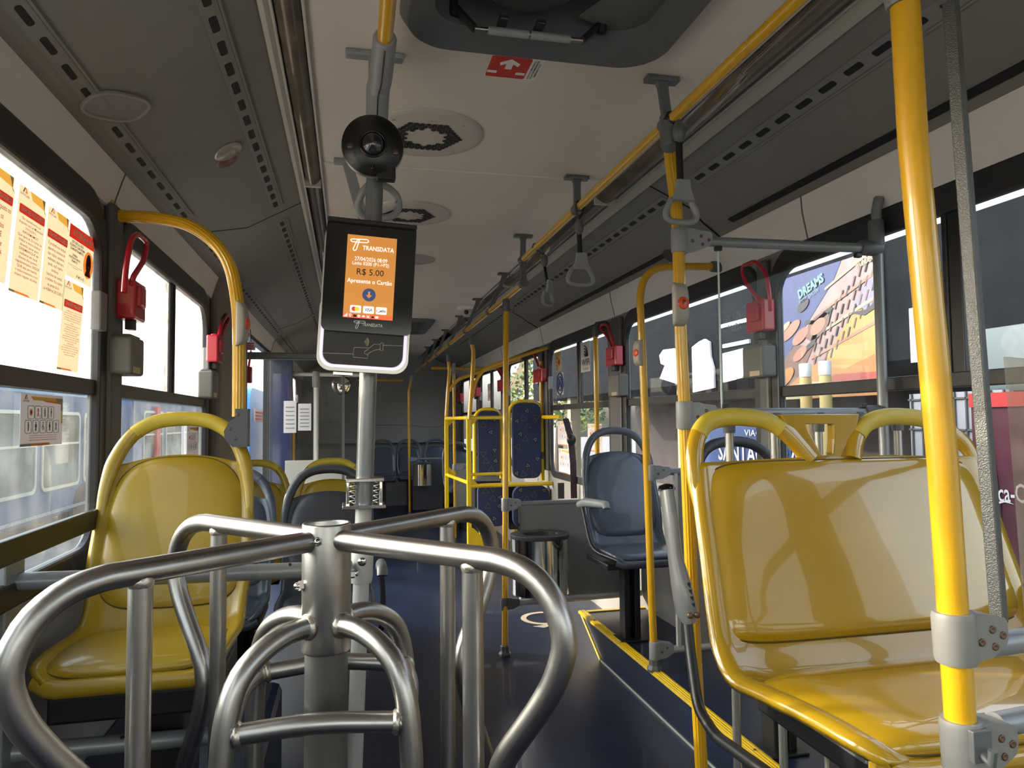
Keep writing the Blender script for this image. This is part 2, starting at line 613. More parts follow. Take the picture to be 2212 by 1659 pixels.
# windows: glass, rubber surround, sash bar, mullion
def window(i, side, a, b, zb, zt, mull=None, bar=False, upper=None, lower=None, stay=True):
    x = XL if side < 0 else XR
    s = -side       # inward direction
    r = .11
    o = rr(a - .05, zb - .055, b + .05, zt + .085, r + .05, 7)
    n = rr(a + .004, zb + .004, b - .004, zt - .004, r, 7)
    mb = MB()
    mb.ring(o, n, (x - s * .012, 0, 0), Y, Z, s * .030)
    w = struct(mb.build('window_%d' % i, RUBBER, None, bevel=.008))
    gx = x - s * .008
    zs = 1.415
    mb = MB().add([(gx, a, zs), (gx, b, zs), (gx, b, zt), (gx, a, zt)], [(0, 1, 2, 3)])
    mb.build('upper_glass', upper, w)
    mb = MB().add([(gx, a, zb), (gx, b, zb), (gx, b, zs), (gx, a, zs)], [(0, 1, 2, 3)])
    mb.build('lower_glass', lower, w)
    mb = MB().box((x - s * .012, (a + b) / 2, zs), (.036, b - a, .044))
    if mull is not None:
        mb.box((x - s * .012, mull, (zs + zt) / 2), (.026, .045, zt - zs))
        mb.box((x - s * .002, mull + .03, (zs + zt) / 2), (.016, .018, zt - zs))
    mb.build('sash_bar', BLACK, w, bevel=.003)
    if bar:
        MB().box((x + s * .045, (a + b) / 2 - .1, 1.058), (.02, b - a + .5, .052)).build('guard_bar', BLACK, w, bevel=.004)
    if stay:
        MB().box((x + s * .018, b - .03, 1.63), (.03, .055, .11)).build('sash_latch', GREYT, w, bevel=.005)
    return w


k = 0
for (a, b) in LW:
    k += 1
    window(k, -1, a, b, ZBL, ZTL, mull={2.43: 3.13, 7.2: 7.8, 8.75: 9.4}.get(a), bar=(a == .82), upper=GLASSU, lower=GLASSL)
for (a, b) in RW:
    k += 1
    window(k, 1, a, b, ZBR, ZTR, mull={.86: 1.70, 4.49: 5.16, 6.26: 6.85, 7.97: 8.6, 9.58: 10.2}.get(a), upper=GLASSR, lower=GLASSR, stay=(a > 4))
# pillar covers between the windows
for side, lst in ((-1, LW[:4]), (1, RW)):
    x = XL if side < 0 else XR
    for (a, b), (c, d) in zip(lst, lst[1:]):
        w = c - b - .1
        if w > .02:
            p = struct(MB().box((x - side * .016, (b + c) / 2, 1.42), (.03, w, 1.10)).build('trim_%d' % (10 + k), PILLAR, None, bevel=.012))
            k += 1
p = struct(MB().box((XL + .03, 4.42, 1.1), (.06, 1.0, 2.0)).build('trim_30', mat('beige_pillar', (.20, .175, .15), .6, var=.1), None, bevel=.02))

# step platform under the seats on the right with its yellow nosing
zp = .19
mb = MB()
mb.add([(1.335, .2, 0), (1.335, 3.72, 0), (XR, 3.72, 0), (XR, .2, 0), (1.315, .2, zp), (1.315, 4.0, zp), (XR, 4.0, zp), (XR, .2, zp)],
       [(4, 5, 6, 7), (0, 1, 5, 4), (1, 2, 6, 5), (0, 4, 7, 3)])
pf = struct(mb.build('floor_platform', FLOORM))
mb = MB()
mb.box((1.327, 2.1, zp - .001), (.044, 3.84, .014))
for i in (-1, 0, 1):
    mb.box((1.327 + i * .012, 2.1, zp + .007), (.005, 3.84, .003))
mb.box((1.52, 4.0, zp), (.40, .03, .012))
mb.build('step_nosing', YD, pf)
mb = MB()
mb.tube([(1.332, 3.725, .004), (1.314, 3.985, zp - .01)], .008, 6)
mb.build('corner_strip', YD, pf)
mb = MB()
for i in range(9):
    mb.lathe((1.327, .6 + .4 * i, zp + .008), Z, [(.006, 0), (.005, .003), (0, .003)], 8)
mb.build('rivet', SCREW, pf)
struct(MB().box((1.337, 2.0, .004), (.014, 3.5, .008)).build('baseboard_right', GREYL, None))
# wheel box under the single yellow seat
wa = struct(MB().box((-.47, 1.95, .2), (.48, 1.5, .40)).build('wheel_box', FLOORM, None, bevel=.03))
wm = MB()
wm.prism([(-.62, .14), (-.36, .14), (-.28, .34), (-.50, .36)], (0, 1.196, 0), X, Z, .006)
wm.build('access_plate', WALLG, wa)
# ------------------------------------------------------------------ seats
def lerp_prof(prof, t):
    """smooth interpolation of a list of tuples at t in [0, 1]"""
    n = len(prof) - 1
    f = min(max(t, 0), 1) * n
    i = min(int(f), n - 1)
    u = f - i
    p0, p1, p2, p3 = prof[max(i - 1, 0)], prof[i], prof[i + 1], prof[min(i + 2, n)]
    return tuple(.5 * ((2 * b) + (c - a) * u + (2 * a - 5 * b + 4 * c - d) * u * u + (3 * b - a - 3 * c + d) * u ** 3)
                 for a, b, c, d in zip(p0, p1, p2, p3))


# (y, z, half width): from the cushion front round the bend up to the shoulders
PROF = [(.0, .028, .165), (.03, .046, .195), (.13, .050, .203), (.24, .045, .203), (.315, .056, .198), (.360, .105, .198),
        (.385, .17, .206), (.428, .285, .203), (.466, .395, .193), (.485, .478, .176)]


def seat_surface(prof, hwscale):
    def f(sx, t):
        y, z, hw = lerp_prof(prof, t)
        y2, z2, _ = lerp_prof(prof, min(t + .01, 1))
        y1, z1, _ = lerp_prof(prof, max(t - .01, 0))
        ty, tz = y2 - y1, z2 - z1
        l = math.hypot(ty, tz)
        n = V(0, -tz / l, ty / l)
        return V(sx * hw * hwscale, y, z), n
    return f


CREASE = mat('crease_dirt', (.085, .052, .012), .7)


def make_seat(name, label, cat, loc, prof, hws, mats, group=None, pads=((.02, .385), (.52, .985)), grips=None, legs=True, wide=False):
    """moulded bus seat facing -y; mats = shell, pad, grip, frame"""
    t = thing(name, label, cat, loc, group)
    f = seat_surface(prof, hws)
    nt_, ns = 44, 28
    mb = MB()
    vs, fs = [], []
    rim = .05 / (.2 * hws)
    for i in range(nt_ + 1):
        tt = i / nt_
        for j in range(ns + 1):
            sx = -1 + 2 * j / ns
            sx = math.copysign(abs(sx) ** .8, sx)
            # shoulders and front corners drop off in a curve
            te = tt
            p, n = f(sx, te)
            e = max(0.0, (abs(sx) - (1 - rim)) / rim)
            p = p + n * (.020 * math.sin(e * PI * .5) ** 2) - n * (.012 * max(0, e - .75) * 4)
            if tt > .9:
                k = (tt - .9) / .1
                p.z -= .034 * k * abs(sx) ** 2 * (.35 if wide else 1)
                if not wide:
                    p.z += .0
            vs.append(p + V(loc))
    for i in range(nt_):
        for j in range(ns):
            a = i * (ns + 1) + j
            fs.append((a, a + 1, a + ns + 2, a + ns + 1))
    mb.add(vs, fs, 0, True)
    sh = mb.build('seat_shell', mats[0], t, solid=.018)
    # front rim band
    mb = MB()
    hw0 = prof[1][2] * hws
    fr = []
    for j in range(25):
        sx = -.93 + .93 * j / 12
        p, n = f(sx, .02 + .17 * max(0, (abs(sx) - .8) / .2) ** 2)
        fr.append(p + V(loc) + V(0, -.004, -.016))
    mb.tube(fr, .020, 10, rz=.016, hint=(0, 0, 1))
    mb.build('front_rim', mats[0], t)
    # pads
    for nm, (t0, t1) in zip(('seat_pad', 'back_pad'), pads):
        mb = MB()
        rings = [0, .25, .5, .7, .82, .90, .95, .985, 1.0]
        vs, fs = [], []
        seg = 64
        for r in rings:
            for k in range(seg):
                a = 2 * PI * k / seg
                q = .46 if not wide else .30
                cx = math.copysign(abs(math.cos(a)) ** q, math.cos(a)) * r
                if not wide and nm == 'back_pad' and math.sin(a) > 0:
                    q = .46 + .22 * math.sin(a)
                cx = math.copysign(abs(math.cos(a)) ** q, math.cos(a)) * r
                cy = math.copysign(abs(math.sin(a)) ** q, math.sin(a)) * r
                tt = (t0 + t1) / 2 + cy * (t1 - t0) / 2
                m_ = (.86 if not wide else .935)
                p, n = f(cx * m_, tt)
                h = (.003 if not wide else .004) + (.011 if not wide else .019) * (1 - max(0, (r - .80) / .20) ** 2.4)
                if nm == 'back_pad':
                    h += .010 * (cy * .5 + .5) * (1 - r ** 4)
                vs.append(p + n * h + V(loc))
        for i in range(len(rings) - 1):
            for k in range(seg):
                fs.append((i * seg + k, i * seg + (k + 1) % seg, (i + 1) * seg + (k + 1) % seg, (i + 1) * seg + k))
        mb.add(vs, fs, 0, True)
        pd = mb.build(nm, mats[1], t)
        if mats[1] in (YS, YG):
            ed = vs[-seg:]
            MB().tube([V(p) for p in ed], .0016 if not wide else .0022, 5, closed=True).build('crease', CREASE, pd)
    # grab handles over the back
    for h in (grips or []):
        pts = [V(p) + V(loc) for p in h]
        n = len(pts)
        cv = []
        for i in range(61):
            cv.append(V(lerp_prof([tuple(p) for p in pts], i / 60)))
        ga, gb = (20, 41) if not wide else ((19, 51) if h is grips[0] else (9, 43))
        ra = [.006 + .010 * min(1, i / 10) for i in range(61)]
        rb = [.010 + (.010 if not wide else .013) * min(1, i / 9) for i in range(61)]
        ra2, rb2 = ([.016] * 61, [.020 if not wide else .024] * 61) if (wide and h is grips[0]) else (ra[::-1], rb[::-1])
        if wide and h is grips[1]:
            ra, rb = [.016] * 61, [.024] * 61
        MB().tube(cv[:ga + 2], ra[:ga + 2], 12, rz=rb[:ga + 2], hint=(0, 1, 0)).build('handle_arm', mats[0], t)
        MB().tube(cv[gb - 2:], ra2[gb - 2:], 12, rz=rb2[gb - 2:], hint=(0, 1, 0)).build('handle_arm', mats[0], t)
        MB().tube(cv[ga:gb], .0175 if not wide else .019, 12, rz=.0205 if not wide else .0235, hint=(0, 1, 0)).build('grab_handle', mats[2], t)
    return t


GRIP = [(.190, .425, .28), (.186, .445, .37), (.174, .463, .44), (.160, .478, .482), (.141, .490, .518), (.113, .500, .549), (.066, .508, .572)]
GRIP = [(-x, y, z) for x, y, z in GRIP] + [(0, .511, .579)] + GRIP[::-1]

left_seat = make_seat('passenger_seat', 'single yellow seat beside the window with the notices, behind the turnstile', 'seat',
                      (-.462, 1.685, .745), PROF, 1.0, (YS, YS, YH, GREYT), grips=[GRIP])
o = V(-.462, 1.685, .745)
mb = MB().box(o + V(0, .2, -.05), (.34, .30, .06)).box(o + V(.02, .27, -.2), (.12, .2, .28))
mb.build('seat_support', BLACK, left_seat, bevel=.008)


def pedestal(t, o, z0, z1, mat_, foot=True):
    mb = MB()
    mb.box((o[0] - .028, o[1], (z0 + z1) / 2), (.030, .075, z1 - z0)).box((o[0] + .028, o[1], (z0 + z1) / 2), (.030, .075, z1 - z0))
    mb.box((o[0], o[1] + .02, (z0 + z1) / 2), (.05, .03, z1 - z0))
    mb.build('leg', mat_, t, bevel=.004)
    if foot:
        MB().box((o[0], o[1], z0 + .005), (.14, .13, .010)).build('foot_plate', mat_, t, bevel=.003)
    MB().box((o[0], o[1] + .02, z1 + .015), (.34, .32, .03)).build('seat_frame', mat_, t, bevel=.006)


def armrest(t, p_top, p_low, tip, mat_, rod):
    """tip forward, hinge p_top, rod down to p_low"""
    a, b = V(p_top), V(tip)
    mb = MB()
    d = (b - a)
    mb.tube([a - d * .12, a + d * .15 + V(0, 0, .012), a + d * .6 + V(0, 0, .006), b, b + d * .05 - V(0, 0, .02)], [.020, .024, .021, .019, .012], 12, rz=.021)
    mb.build('armrest', mat_, t)
    mb = MB().tube([a + V(0, 0, -.01)] + [V(p) for p in p_low], .012, 10, fillet=.06)
    mb.build('armrest_rod', rod, t)


# grey seat behind the arched pole, on the step platform
gs = make_seat('passenger_seat', 'blue grey single seat with an armrest, facing the camera beside the chrome litter bin', 'seat',
               (1.425, 3.20, .60), [(a * 1.0, b * 1.12, c) for a, b, c in PROF], 1.05, (SEATG, SEATG, SEATE, BLACK),
               grips=[[(x * 1.05, y, z * 1.12) for x, y, z in GRIP]])
pedestal(gs, (1.40, 3.46), zp, .57, BLACK)
armrest(gs, (1.183, 3.55, 0.868), [(1.189, 3.5, 0.756), (1.183, 3.4, 0.656), (1.282, 3.25, 0.622)], (1.218, 3.3, 0.895), CLAMP, BLACK)

# two dark grey seats behind the single yellow one
GR = [(x, y, z * .97) for x, y, z in GRIP]
PR = [(a, b * .97, c) for a, b, c in PROF]
for i, (x, lab) in enumerate(((-.092, 'dark grey seat behind the turnstile column, nearest the aisle in its pair'),
                              (-.512, 'blue grey seat half hidden behind the single yellow seat'))):
    s = make_seat('passenger_seat', lab, 'seat', (x, 2.86, .535), PR, .96, ((SEATD, SEATD, SEATD, BLACK) if i == 0 else (SEATG, SEATG, SEATE, BLACK)), grips=[GR])
    pedestal(s, (x, 3.12), 0, .50, BLACK)
    if i == 0:
        armrest(s, (0.124, 2.95, 0.723), [(0.135, 2.95, 0.603), (0.127, 2.95, 0.456), (0.085, 3, 0.389)], (0.122, 2.75, 0.751), CLAMPD, BLACK)
for i, (x, lab) in enumerate(((-.098, 'yellow seat in the third row, the one nearer the aisle behind the dark grey seat'),
                              (-.516, 'yellow seat in the third row beside the window pillar'))):
    s = make_seat('passenger_seat', lab, 'seat', (x, 3.70, .525), PR, .94, (YS, YS, YH, BLACK), grips=[GR])
    pedestal(s, (x, 3.96), 0, .49, BLACK)

# rear seats against the back
REAR = [(.475, 10.2, 0, .47, 'blue grey rear seat left of the thin rear pole, with its legs showing below'),
        (.87, 10.35, 0, .47, 'blue grey rear seat behind the second litter bin'),
        (1.285, 10.35, 0, .47, 'blue grey rear seat in the corner, mostly hidden by the one in front'),
        (1.30, 8.30, 0, .47, 'blue grey rear seat seen through the yellow frame bars')]
for x, y, rz_, z, lab in REAR:
    s = make_seat('passenger_seat', lab, 'seat', (x, y, z), PR, .94, (SEATG, SEATG, SEATE, BLACK), grips=[[(a * .94, b, c) for a, b, c in GR]])
    pedestal(s, (x, y + .26), 0, z - .03, BLACK)

# double yellow seat
DX, DY, DZ = 1.255, 1.03, .700
DG1 = [(-.418, .545, .33), (-.421, .585, .44), (-.412, .606, .535), (-.377, .622, .592), (-.322, .628, .611), (-.259, .628, .612), (-.192, .626, .600), (-.142, .616, .566), (-.088, .600, .500)]
DG2 = [(.040, .600, .500), (.060, .613, .552), (.100, .624, .590), (.160, .628, .608), (.230, .628, .609), (.290, .626, .600), (.352, .616, .570), (.405, .600, .515), (.428, .560, .38)]
DPROF = [(.0, .035, .41), (.035, .058, .440), (.16, .058, .450), (.30, .046, .455), (.395, .040, .458), (.455, .080, .458),
         (.490, .15, .454), (.530, .27, .446), (.572, .40, .440), (.600, .508, .432)]


G1 = DG1
G2 = DG2
ds = make_seat('double_seat', 'glossy yellow double seat facing the camera behind the thick yellow pole', 'seat', (DX, DY, DZ), DPROF, 1.0,
               (YG, YG, YH, BLACK), pads=((.03, .43), (.575, .985)), grips=[G1, G2], wide=True)
o = V(DX, DY, DZ)
# moulded bracket with a hole between the two handles
mb = MB()
outl = [(-.106, .500), (.044, .500), (.052, .552), (.072, .618), (-.166, .618), (-.138, .560)]
inn = [(-.048, .512), (-.019, .512), (-.013, .552), (-.012, .592), (-.092, .592), (-.082, .572)]
mb.ring(outl, inn, o + V(0, .636, 0), X, Z, .028)
mb.build('centre_bracket', YG, ds, bevel=.008, seg=3)
mb = MB().box(o + V(0, .28, -.03), (.7, .36, .05)).box(o + V(-.30, .16, -.035), (.06, .10, .09))
mb.build('seat_frame', BLACK, ds, bevel=.008)
for dx, zb_ in ((-.23, 0), (.22, zp)):
    MB().box((DX + dx, DY + .30, (.655 + zb_) / 2), (.06, .07, .655 - zb_)).build('leg', STEEL, ds, bevel=.006)
# raised armrest of the double seat: grey arm, ribbed hinge, black rod
a0, a1, a2 = V((0.701, 1.5, 1.153)), V((0.703, 1.47, 1.008)), V((0.714, 1.44, 0.893))
ae = a2 + (a2 - a1).normalized() * .026
mb = MB().tube([a0, a0 * .5 + a1 * .5, a1, a1 * .5 + a2 * .5, a2, ae], [.020, .0215, .019, .027, .028, .017], 12, rz=[.015, .016, .015, .021, .024, .013], hint=(0, 1, 0))
arm = mb.build('armrest', mat('armrest_grey', (.16, .16, .16), .3, coat=.3), ds)
MB().lathe(a0 + (a0 - a1).normalized() * -.004, a0 - a1, [(.021, 0), (.018, .010), (.006, .014)], 14).build('end_cap', BLACKG, arm)
mb = MB()
for i in range(4):
    mb.box(a1 * (.5 - .12 * i) + a2 * (.5 + .12 * i) + V(.006, -.020, 0), (.007, .014, .012))
mb.build('hinge_slot', BLACK, arm)
mb = MB().lathe(a2 + V(-.006, -.027, -.002), (0, -1, 0), [(.007, 0), (.006, .004), (0, .004)], 10).lathe(a2 + V(.010, -.027, -.002), (0, -1, 0), [(.007, 0), (.006, .004), (0, .004)], 10)
mb.build('hinge_screw', SCREW, arm)
rod = [a2 + V(0, 0, -.02), V((0.709, 1.42, 0.821)), V((0.694, 1.36, 0.72)), V((0.688, 1.28, 0.699)), V((0.679, 1.1, 0.718)), V((0.689, 1.05, 0.715))]
MB().tube(rod, .0115, 12, fillet=.03).build('armrest_rod', BLACK, ds)
mb = MB().tube([o + V(-.03, .512, .135), o + V(.02, .514, .147), o + V(.075, .514, .155)], [.001, .0018, .0006], 6)
mb.build('scuff_mark', PBLACK, ds)
# seat seen beyond the rail, behind the double yellow seat
s = make_seat('passenger_seat', 'dark seat behind the double yellow seat, glimpsed between the grey uprights', 'seat', (1.42, 1.95, .66), PR, 1.0, (SEATD, SEATD, SEATD, BLACK), grips=[GR])
pedestal(s, (1.42, 2.2), zp, .63, BLACK)

# folded wheelchair-bay seats: navy moquette pads in yellow tube frames
def tri(mb, o, ux, uy, size, ang, m, t=.006):
    pts = [(size * math.cos(ang + i * 2 * PI / 3), size * math.sin(ang + i * 2 * PI / 3)) for i in range(3)]
    k = 1 - t / size * 2
    inn = [(x * k, y * k) for x, y in pts]
    mb.ring(pts, inn, o, ux, uy, .0008, m)


def moquette(name, parent, c, w, h, t, seed):
    random.seed(seed)
    c = V(c)
    mb = MB().prism(rr(-w / 2, -h / 2, w / 2, h / 2, min(w, h) * .26, 6), c + V(0, .0, 0), X, Z, t)
    p = mb.build(name, FABRIC, parent, bevel=.018, seg=3)
    mb = MB()
    n = int(w * h / .0125)
    pts = []
    for _ in range(900):
        x, z = random.uniform(-w / 2 + .03, w / 2 - .03), random.uniform(-h / 2 + .03, h / 2 - .03)
        if all(math.hypot(x - a, z - b) > .060 for a, b in pts):
            pts.append((x, z))
        if len(pts) > n:
            break
    for i, (x, z) in enumerate(pts):
        o = c + V(x, -t - .0003, z)
        a = random.uniform(0, 6)
        if i % 2:
            tri(mb, o, X, Z, .032, a, 1, .005)
            tri(mb, o + V(0, -.0004, 0), X, Z, .021, a, 0, .004)
        else:
            tri(mb, o, X, Z, .034, a, 2, .003)
    mb.build('triangle_pattern', [FABL, FABK, FABO], p)
    return p


def bay_seat(label, x0, x1, y, ztop, zb):
    t = thing('folding_seat', label, 'folding seat', ((x0 + x1) / 2, y, 0), 'folding seats in the wheelchair bay')
    w = x1 - x0
    mb = MB().tube([(x0 - .015, y, zb - .02), (x0 - .015, y, ztop), (x1 + .015, y, ztop), (x1 + .015, y, zb - .02)], .018, 12, fillet=.13)
    mb.build('tube_frame', YD, t)
    moquette('back_pad', t, ((x0 + x1) / 2, y, (ztop + zb) / 2 - .005), w - .02, ztop - zb - .02, .045, int(x0 * 100))
    moquette('seat_pad', t, ((x0 + x1) / 2 + .02, y - .04, zb - .235), w + .05, .36, .06, int(x0 * 100) + 1)
    MB().box(((x0 + x1) / 2, y + .04, zb - .24), (w + .03, .05, .40)).build('seat_base', BLACK, t, bevel=.01)
    MB().box((x0 + .05, y + .05, (zb - .4) / 2), (.04, .04, zb - .4)).build('leg', YD, t, bevel=.004)
    MB().box((x1 - .05, y + .05, (zb - .4) / 2), (.04, .04, zb - .4)).build('leg', YD, t, bevel=.004)
    return t


bay_seat('navy patterned folding seat beside the window in the wheelchair bay', 1.375, 1.645, 6.07, 1.475, .80)
bay_seat('navy patterned folding seat nearer the aisle in the wheelchair bay, behind the frame bars', 1.085, 1.295, 6.16, 1.41, .82)
# ------------------------------------------------------------------ turnstile
HUB = V(-.040, 1.35, 0)


def radial(ang, r, z, off=0.0):
    a = rad(ang)
    return HUB + V(math.cos(a) * r - math.sin(a) * off, math.sin(a) * r + math.cos(a) * off, z)


ts = thing('turnstile', 'steel turnstile with four bent tube arms around a central column', 'turnstile', (HUB.x, HUB.y, 0))
MB().lathe(HUB, Z, [(.038, 0), (.038, .905)], 32).build('column', COLUMN, ts)
hubo = MB().lathe(HUB, Z, [(.0425, .900), (.0435, .902), (.0435, 1.124), (.0425, 1.127), (.0385, 1.127), (.038, 1.124), (.038, 1.06), (0, 1.06)], 40).build('hub', STEEL, ts)


def nut(ang, z, r0, parent, dome=True):
    d = radial(ang, 1, z) - radial(ang, 0, z)
    c = radial(ang, r0, z)
    mb = MB().lathe(c, d, [(.0085, 0), (.0085, .008)], 6, smooth=False)
    mb.lathe(c, d, [(.0068, .008), (.006, .013), (.003, .016), (0, .0165)], 12)
    mb.build('cap_nut', CHROME, parent)


nut(180 + 72, 1.100, .038, hubo)
nut(180 + 20, 1.02, .043, hubo)
nut(15, 1.03, .043, hubo)
OUT = [(.03, 1.098), (.33, 1.099), (.395, 1.098), (.445, 1.085), (.483, 1.052), (.502, 1.0), (.488, .945), (.455, .89), (.400, .815), (.385, .775), (.386, .745),
       (.405, .68), (.455, .575), (.485, .50), (.50, .43), (.49, .36), (.45, .30), (.38, .27), (.03, .265)]
INN = [(.03, .949), (.085, .948), (.135, .932), (.175, .902), (.197, .855), (.207, .79), (.211, .70), (.211, .45), (.20, .38), (.16, .34), (.03, .335)]


def smooth_pts(l, n=3):
    out = []
    for i in range((len(l) - 1) * n + 1):
        out.append(lerp_prof(l, i / ((len(l) - 1) * n)))
    return out


ARMS = (-48, 42, 132, 222)
for ang in ARMS:
    a = MB().tube([radial(ang, r, z) for r, z in smooth_pts(OUT)], .0187, 16).build('arm', STEEL, ts)
    MB().tube([radial(ang, .338, z) for z in (1.092, .285)], .0165, 14).build('upright', STEEL, a)
    mb = MB()
    mb.lathe(radial(ang, .338, 1.083), Z, [(.0165, -.006), (.0188, 0), (.0184, .006), (.0165, .010)], 16)
    mb.build('weld', WELD, a)
    i_ = MB().tube([radial(ang, r, z) for r, z in smooth_pts(INN)], .0187, 16).build('inner_loop', STEEL, ts)
    d = (radial(ang, 1, 0) - radial(ang, 0, 0))
    MB().lathe(radial(ang, .040, .949), d, [(.0187, .0), (.0235, .001), (.0225, .006), (.0187, .010)], 16).build('weld', WELD, i_)
for i in range(4):
    p, q = radial(ARMS[i], .200, .818), radial(ARMS[(i + 1) % 4], .200, .818)
    mid = (p + q) / 2
    mid = HUB + V(0, 0, .832) + (mid - HUB - V(0, 0, .818)) * 1.06
    r_ = MB().tube([p, mid, q], .0165, 14, fillet=.05).build('rung', STEEL, ts)
    for e, o in ((p, q), (q, p)):
        d = (mid - e).normalized()
        MB().lathe(e + d * .016, d, [(.0165, -.002), (.021, 0), (.0200, .005), (.0165, .009)], 16).build('weld', WELD, r_)

SLEEVE = mat('sleeve_grey', (.30, .30, .29), .35, .3)
# barrier rails that close the gap to the side wall
br = thing('barrier_rail', 'pair of grey horizontal tubes from the side wall to the fare machine post', 'barrier rail', (-.3, 1.93, 0))
for a, b in (((-0.743, 1.74, 0.976), (.005, 1.915, .930)), ((-0.735, 1.74, 0.618), (-.01, 1.915, .535))):
    r_ = MB().tube([a, b], .0195, 18).build('rail', GREYT, br)
    va, vb = V(a), V(b)
    MB().tube([va * .30 + vb * .70, va * .02 + vb * .98], .0202, 18).build('sleeve', SLEEVE, r_)
    mb = MB()
    for t in (.33, .38, .80, .86):
        q = va * (1 - t) + vb * t
        mb.lathe(q + V(0, -.010, .0170), V(0, -.5, .87), [(.005, -.002), (.005, .001), (0, .001)], 10)
    mb.build('screw_hole', BLACK, r_)
MB().box((-.702, 1.735, .72), (.016, .09, .60)).build('wall_plate', GREYT, br, bevel=.004)

# ------------------------------------------------------------------ fare machine post (whole assembly leans a little)
vp = thing('validator_pole', 'grey post with spring flange that carries the fare machine, from floor to ceiling', 'pole', (.0, 1.95, 0))


def VP(z):
    return V(.0019 + .033 * z, 1.95, z)


MB().tube([VP(.99), VP(1.10)], .0215, 20).build('lower_pole', GREYL, vp)
MB().tube([VP(1.08), VP(2.20)], .0235, 22).build('upper_pole', mat('pole_grey', (.19, .20, .20), .25, .4, coat=.2), vp)
MB().tube([V(.082, 1.70, 2.235), V(.075, -1.5, 2.235)], .0185, 18).build('rail', YP, vp)
mb = MB()
mb.tube([VP(2.125), VP(2.135), VP(2.195), VP(2.225) + V(0, -.012, 0), V(.081, 1.90, 2.236), V(.082, 1.70, 2.235), V(.082, 1.69, 2.235)], [.026, .030, .031, .032, .031, .029, .024], 20)
mb.box((.070, 1.965, 2.285), (.04, .035, .09))
cl = mb.build('ceiling_clamp', CLAMP, vp, bevel=.01)
MB().tube([VP(2.14) + V(0, -.0305, 0), VP(2.19) + V(0, -.031, 0), V(.081, 1.88, 2.2055), V(.082, 1.70, 2.206)], .0018, 6).build('split_line', BLACK, cl)
mb = MB().box((.067, 1.97, 2.331), (.16, .035, .018))
mb.build('ceiling_plate', CLAMP, vp, bevel=.005)
# spring flange
mb = MB()
mb.box(VP(1.157), (.098, .078, .010)).box(VP(1.087), (.112, .090, .010))
for sx in (-1, 1):
    mb.box(VP(1.122) + V(sx * .043, -.012, 0), (.009, .018, .068))
fl = mb.build('spring_flange', CHROME, vp, bevel=.002)
for sx in (-1, 1):
    pts = []
    for i in range(64):
        a = i / 63 * 2 * PI * 4.5
        pts.append(VP(1.094 + .058 * i / 63) + V(sx * .030 + .0075 * math.cos(a), -.022 + .0075 * math.sin(a), 0))
    MB().tube(pts, .0022, 6).build('spring', CHROME, fl)
mb = MB()
mb.tube([VP(.885), VP(.90), VP(.985), VP(.99)], [.027, .030, .030, .027], 20)
mb.lathe(VP(.93) + V(-.028, 0, 0), -X, [(.012, 0), (.012, .008), (.0, .009)], 12)
sk = mb.build('socket', GREYL, vp)
MB().tube([V(.0, 1.95, 0), VP(.89)], .021, 18).build('base_tube', GREYL, vp)
mb = MB().lathe(VP(.945) + V(-.0, -.030, 0), -Y, [(.011, 0), (.011, .006), (.004, .007), (0, .007)], 14)
mb.build('bolt', CHROME, sk)

# ------------------------------------------------------------------ overhead handrail and its brackets
RX, RZ1, RZ2 = .937, 2.200, 2.066
hr = thing('ceiling_handrail', 'yellow overhead handrail hung from the ceiling on a row of grey brackets', 'handrail', (RX, 4, 2.0))
MB().tube([(.925, -1.5, RZ1), (.937, 3.79, RZ1)], .0165, 16).build('rail', YP, hr)
MB().tube([(.938, 3.79, RZ2), (.975, 10.7, RZ2 - .01)], .0165, 16).build('rail', YP, hr)


def bracket(y, xc, xr, zr, z0=None, yr=None):
    yr = yr or y
    mb = MB()
    zt = ZC
    mb.box((xc, y, zt - .008), (.105, .038, .016))
    a, b = V(xc, y, zt - .012), V(xr, yr, zr)
    d = (b - a)
    n = 8
    prof = []
    for i in range(n + 1):
        t = i / n
        wd = .030 + .016 * max(0, 1 - t / .22) ** 2 + .008 * max(0, (t - .72) / .28) ** 2
        prof.append((a + d * t, wd))
    vs, fs = [], []
    for p, wd in prof:
        for sx, sy in ((-1, -1), (1, -1), (1, 1), (-1, 1)):
            vs.append(p + V(sx * wd / 2, sy * .0095, 0))
    for i in range(n):
        for k in range(4):
            fs.append((i * 4 + k, i * 4 + (k + 1) % 4, i * 4 + 4 + (k + 1) % 4, i * 4 + 4 + k))
    mb.add(vs, fs)
    mb.lathe((xr, yr - .028, zr), Y, [(.022, 0), (.0235, .004), (.0235, .052), (.022, .056)], 18)
    bk = mb.build('bracket', CLAMPD, hr, bevel=.003)
    mb = MB()
    for sx in (-1, 1):
        mb.lathe((xc + sx * .04, y - .019, zt - .008), -Y, [(.004, 0), (.003, .002), (0, .002)], 8)
    mb.build('screw', SCREW, bk)
    return bk


bracket(-.6, .91, .927, RZ1)
b1 = bracket(1.94, .918, .934, RZ1)
bracket(2.82, .936, .937, RZ1)
bracket(3.79, .941, .937, RZ1)
mb = MB()
mb.box((.938, 3.79, 2.13), (.036, .022, .12)).lathe((.938, 3.76, RZ2), Y, [(.022, 0), (.0245, .005), (.0245, .055), (.022, .06)], 18)
mb.build('step_joint', CLAMPD, hr, bevel=.003)
for y, yr in ((4.81, 4.81), (5.86, 5.86), (6.86, 6.86), (7.93, 7.93), (8.9, 8.9), (9.8, 9.8)):
    bracket(y, 1.062, .94 + .005 * (y - 3.8), RZ2 - .002 * (y - 3.8), yr=yr)
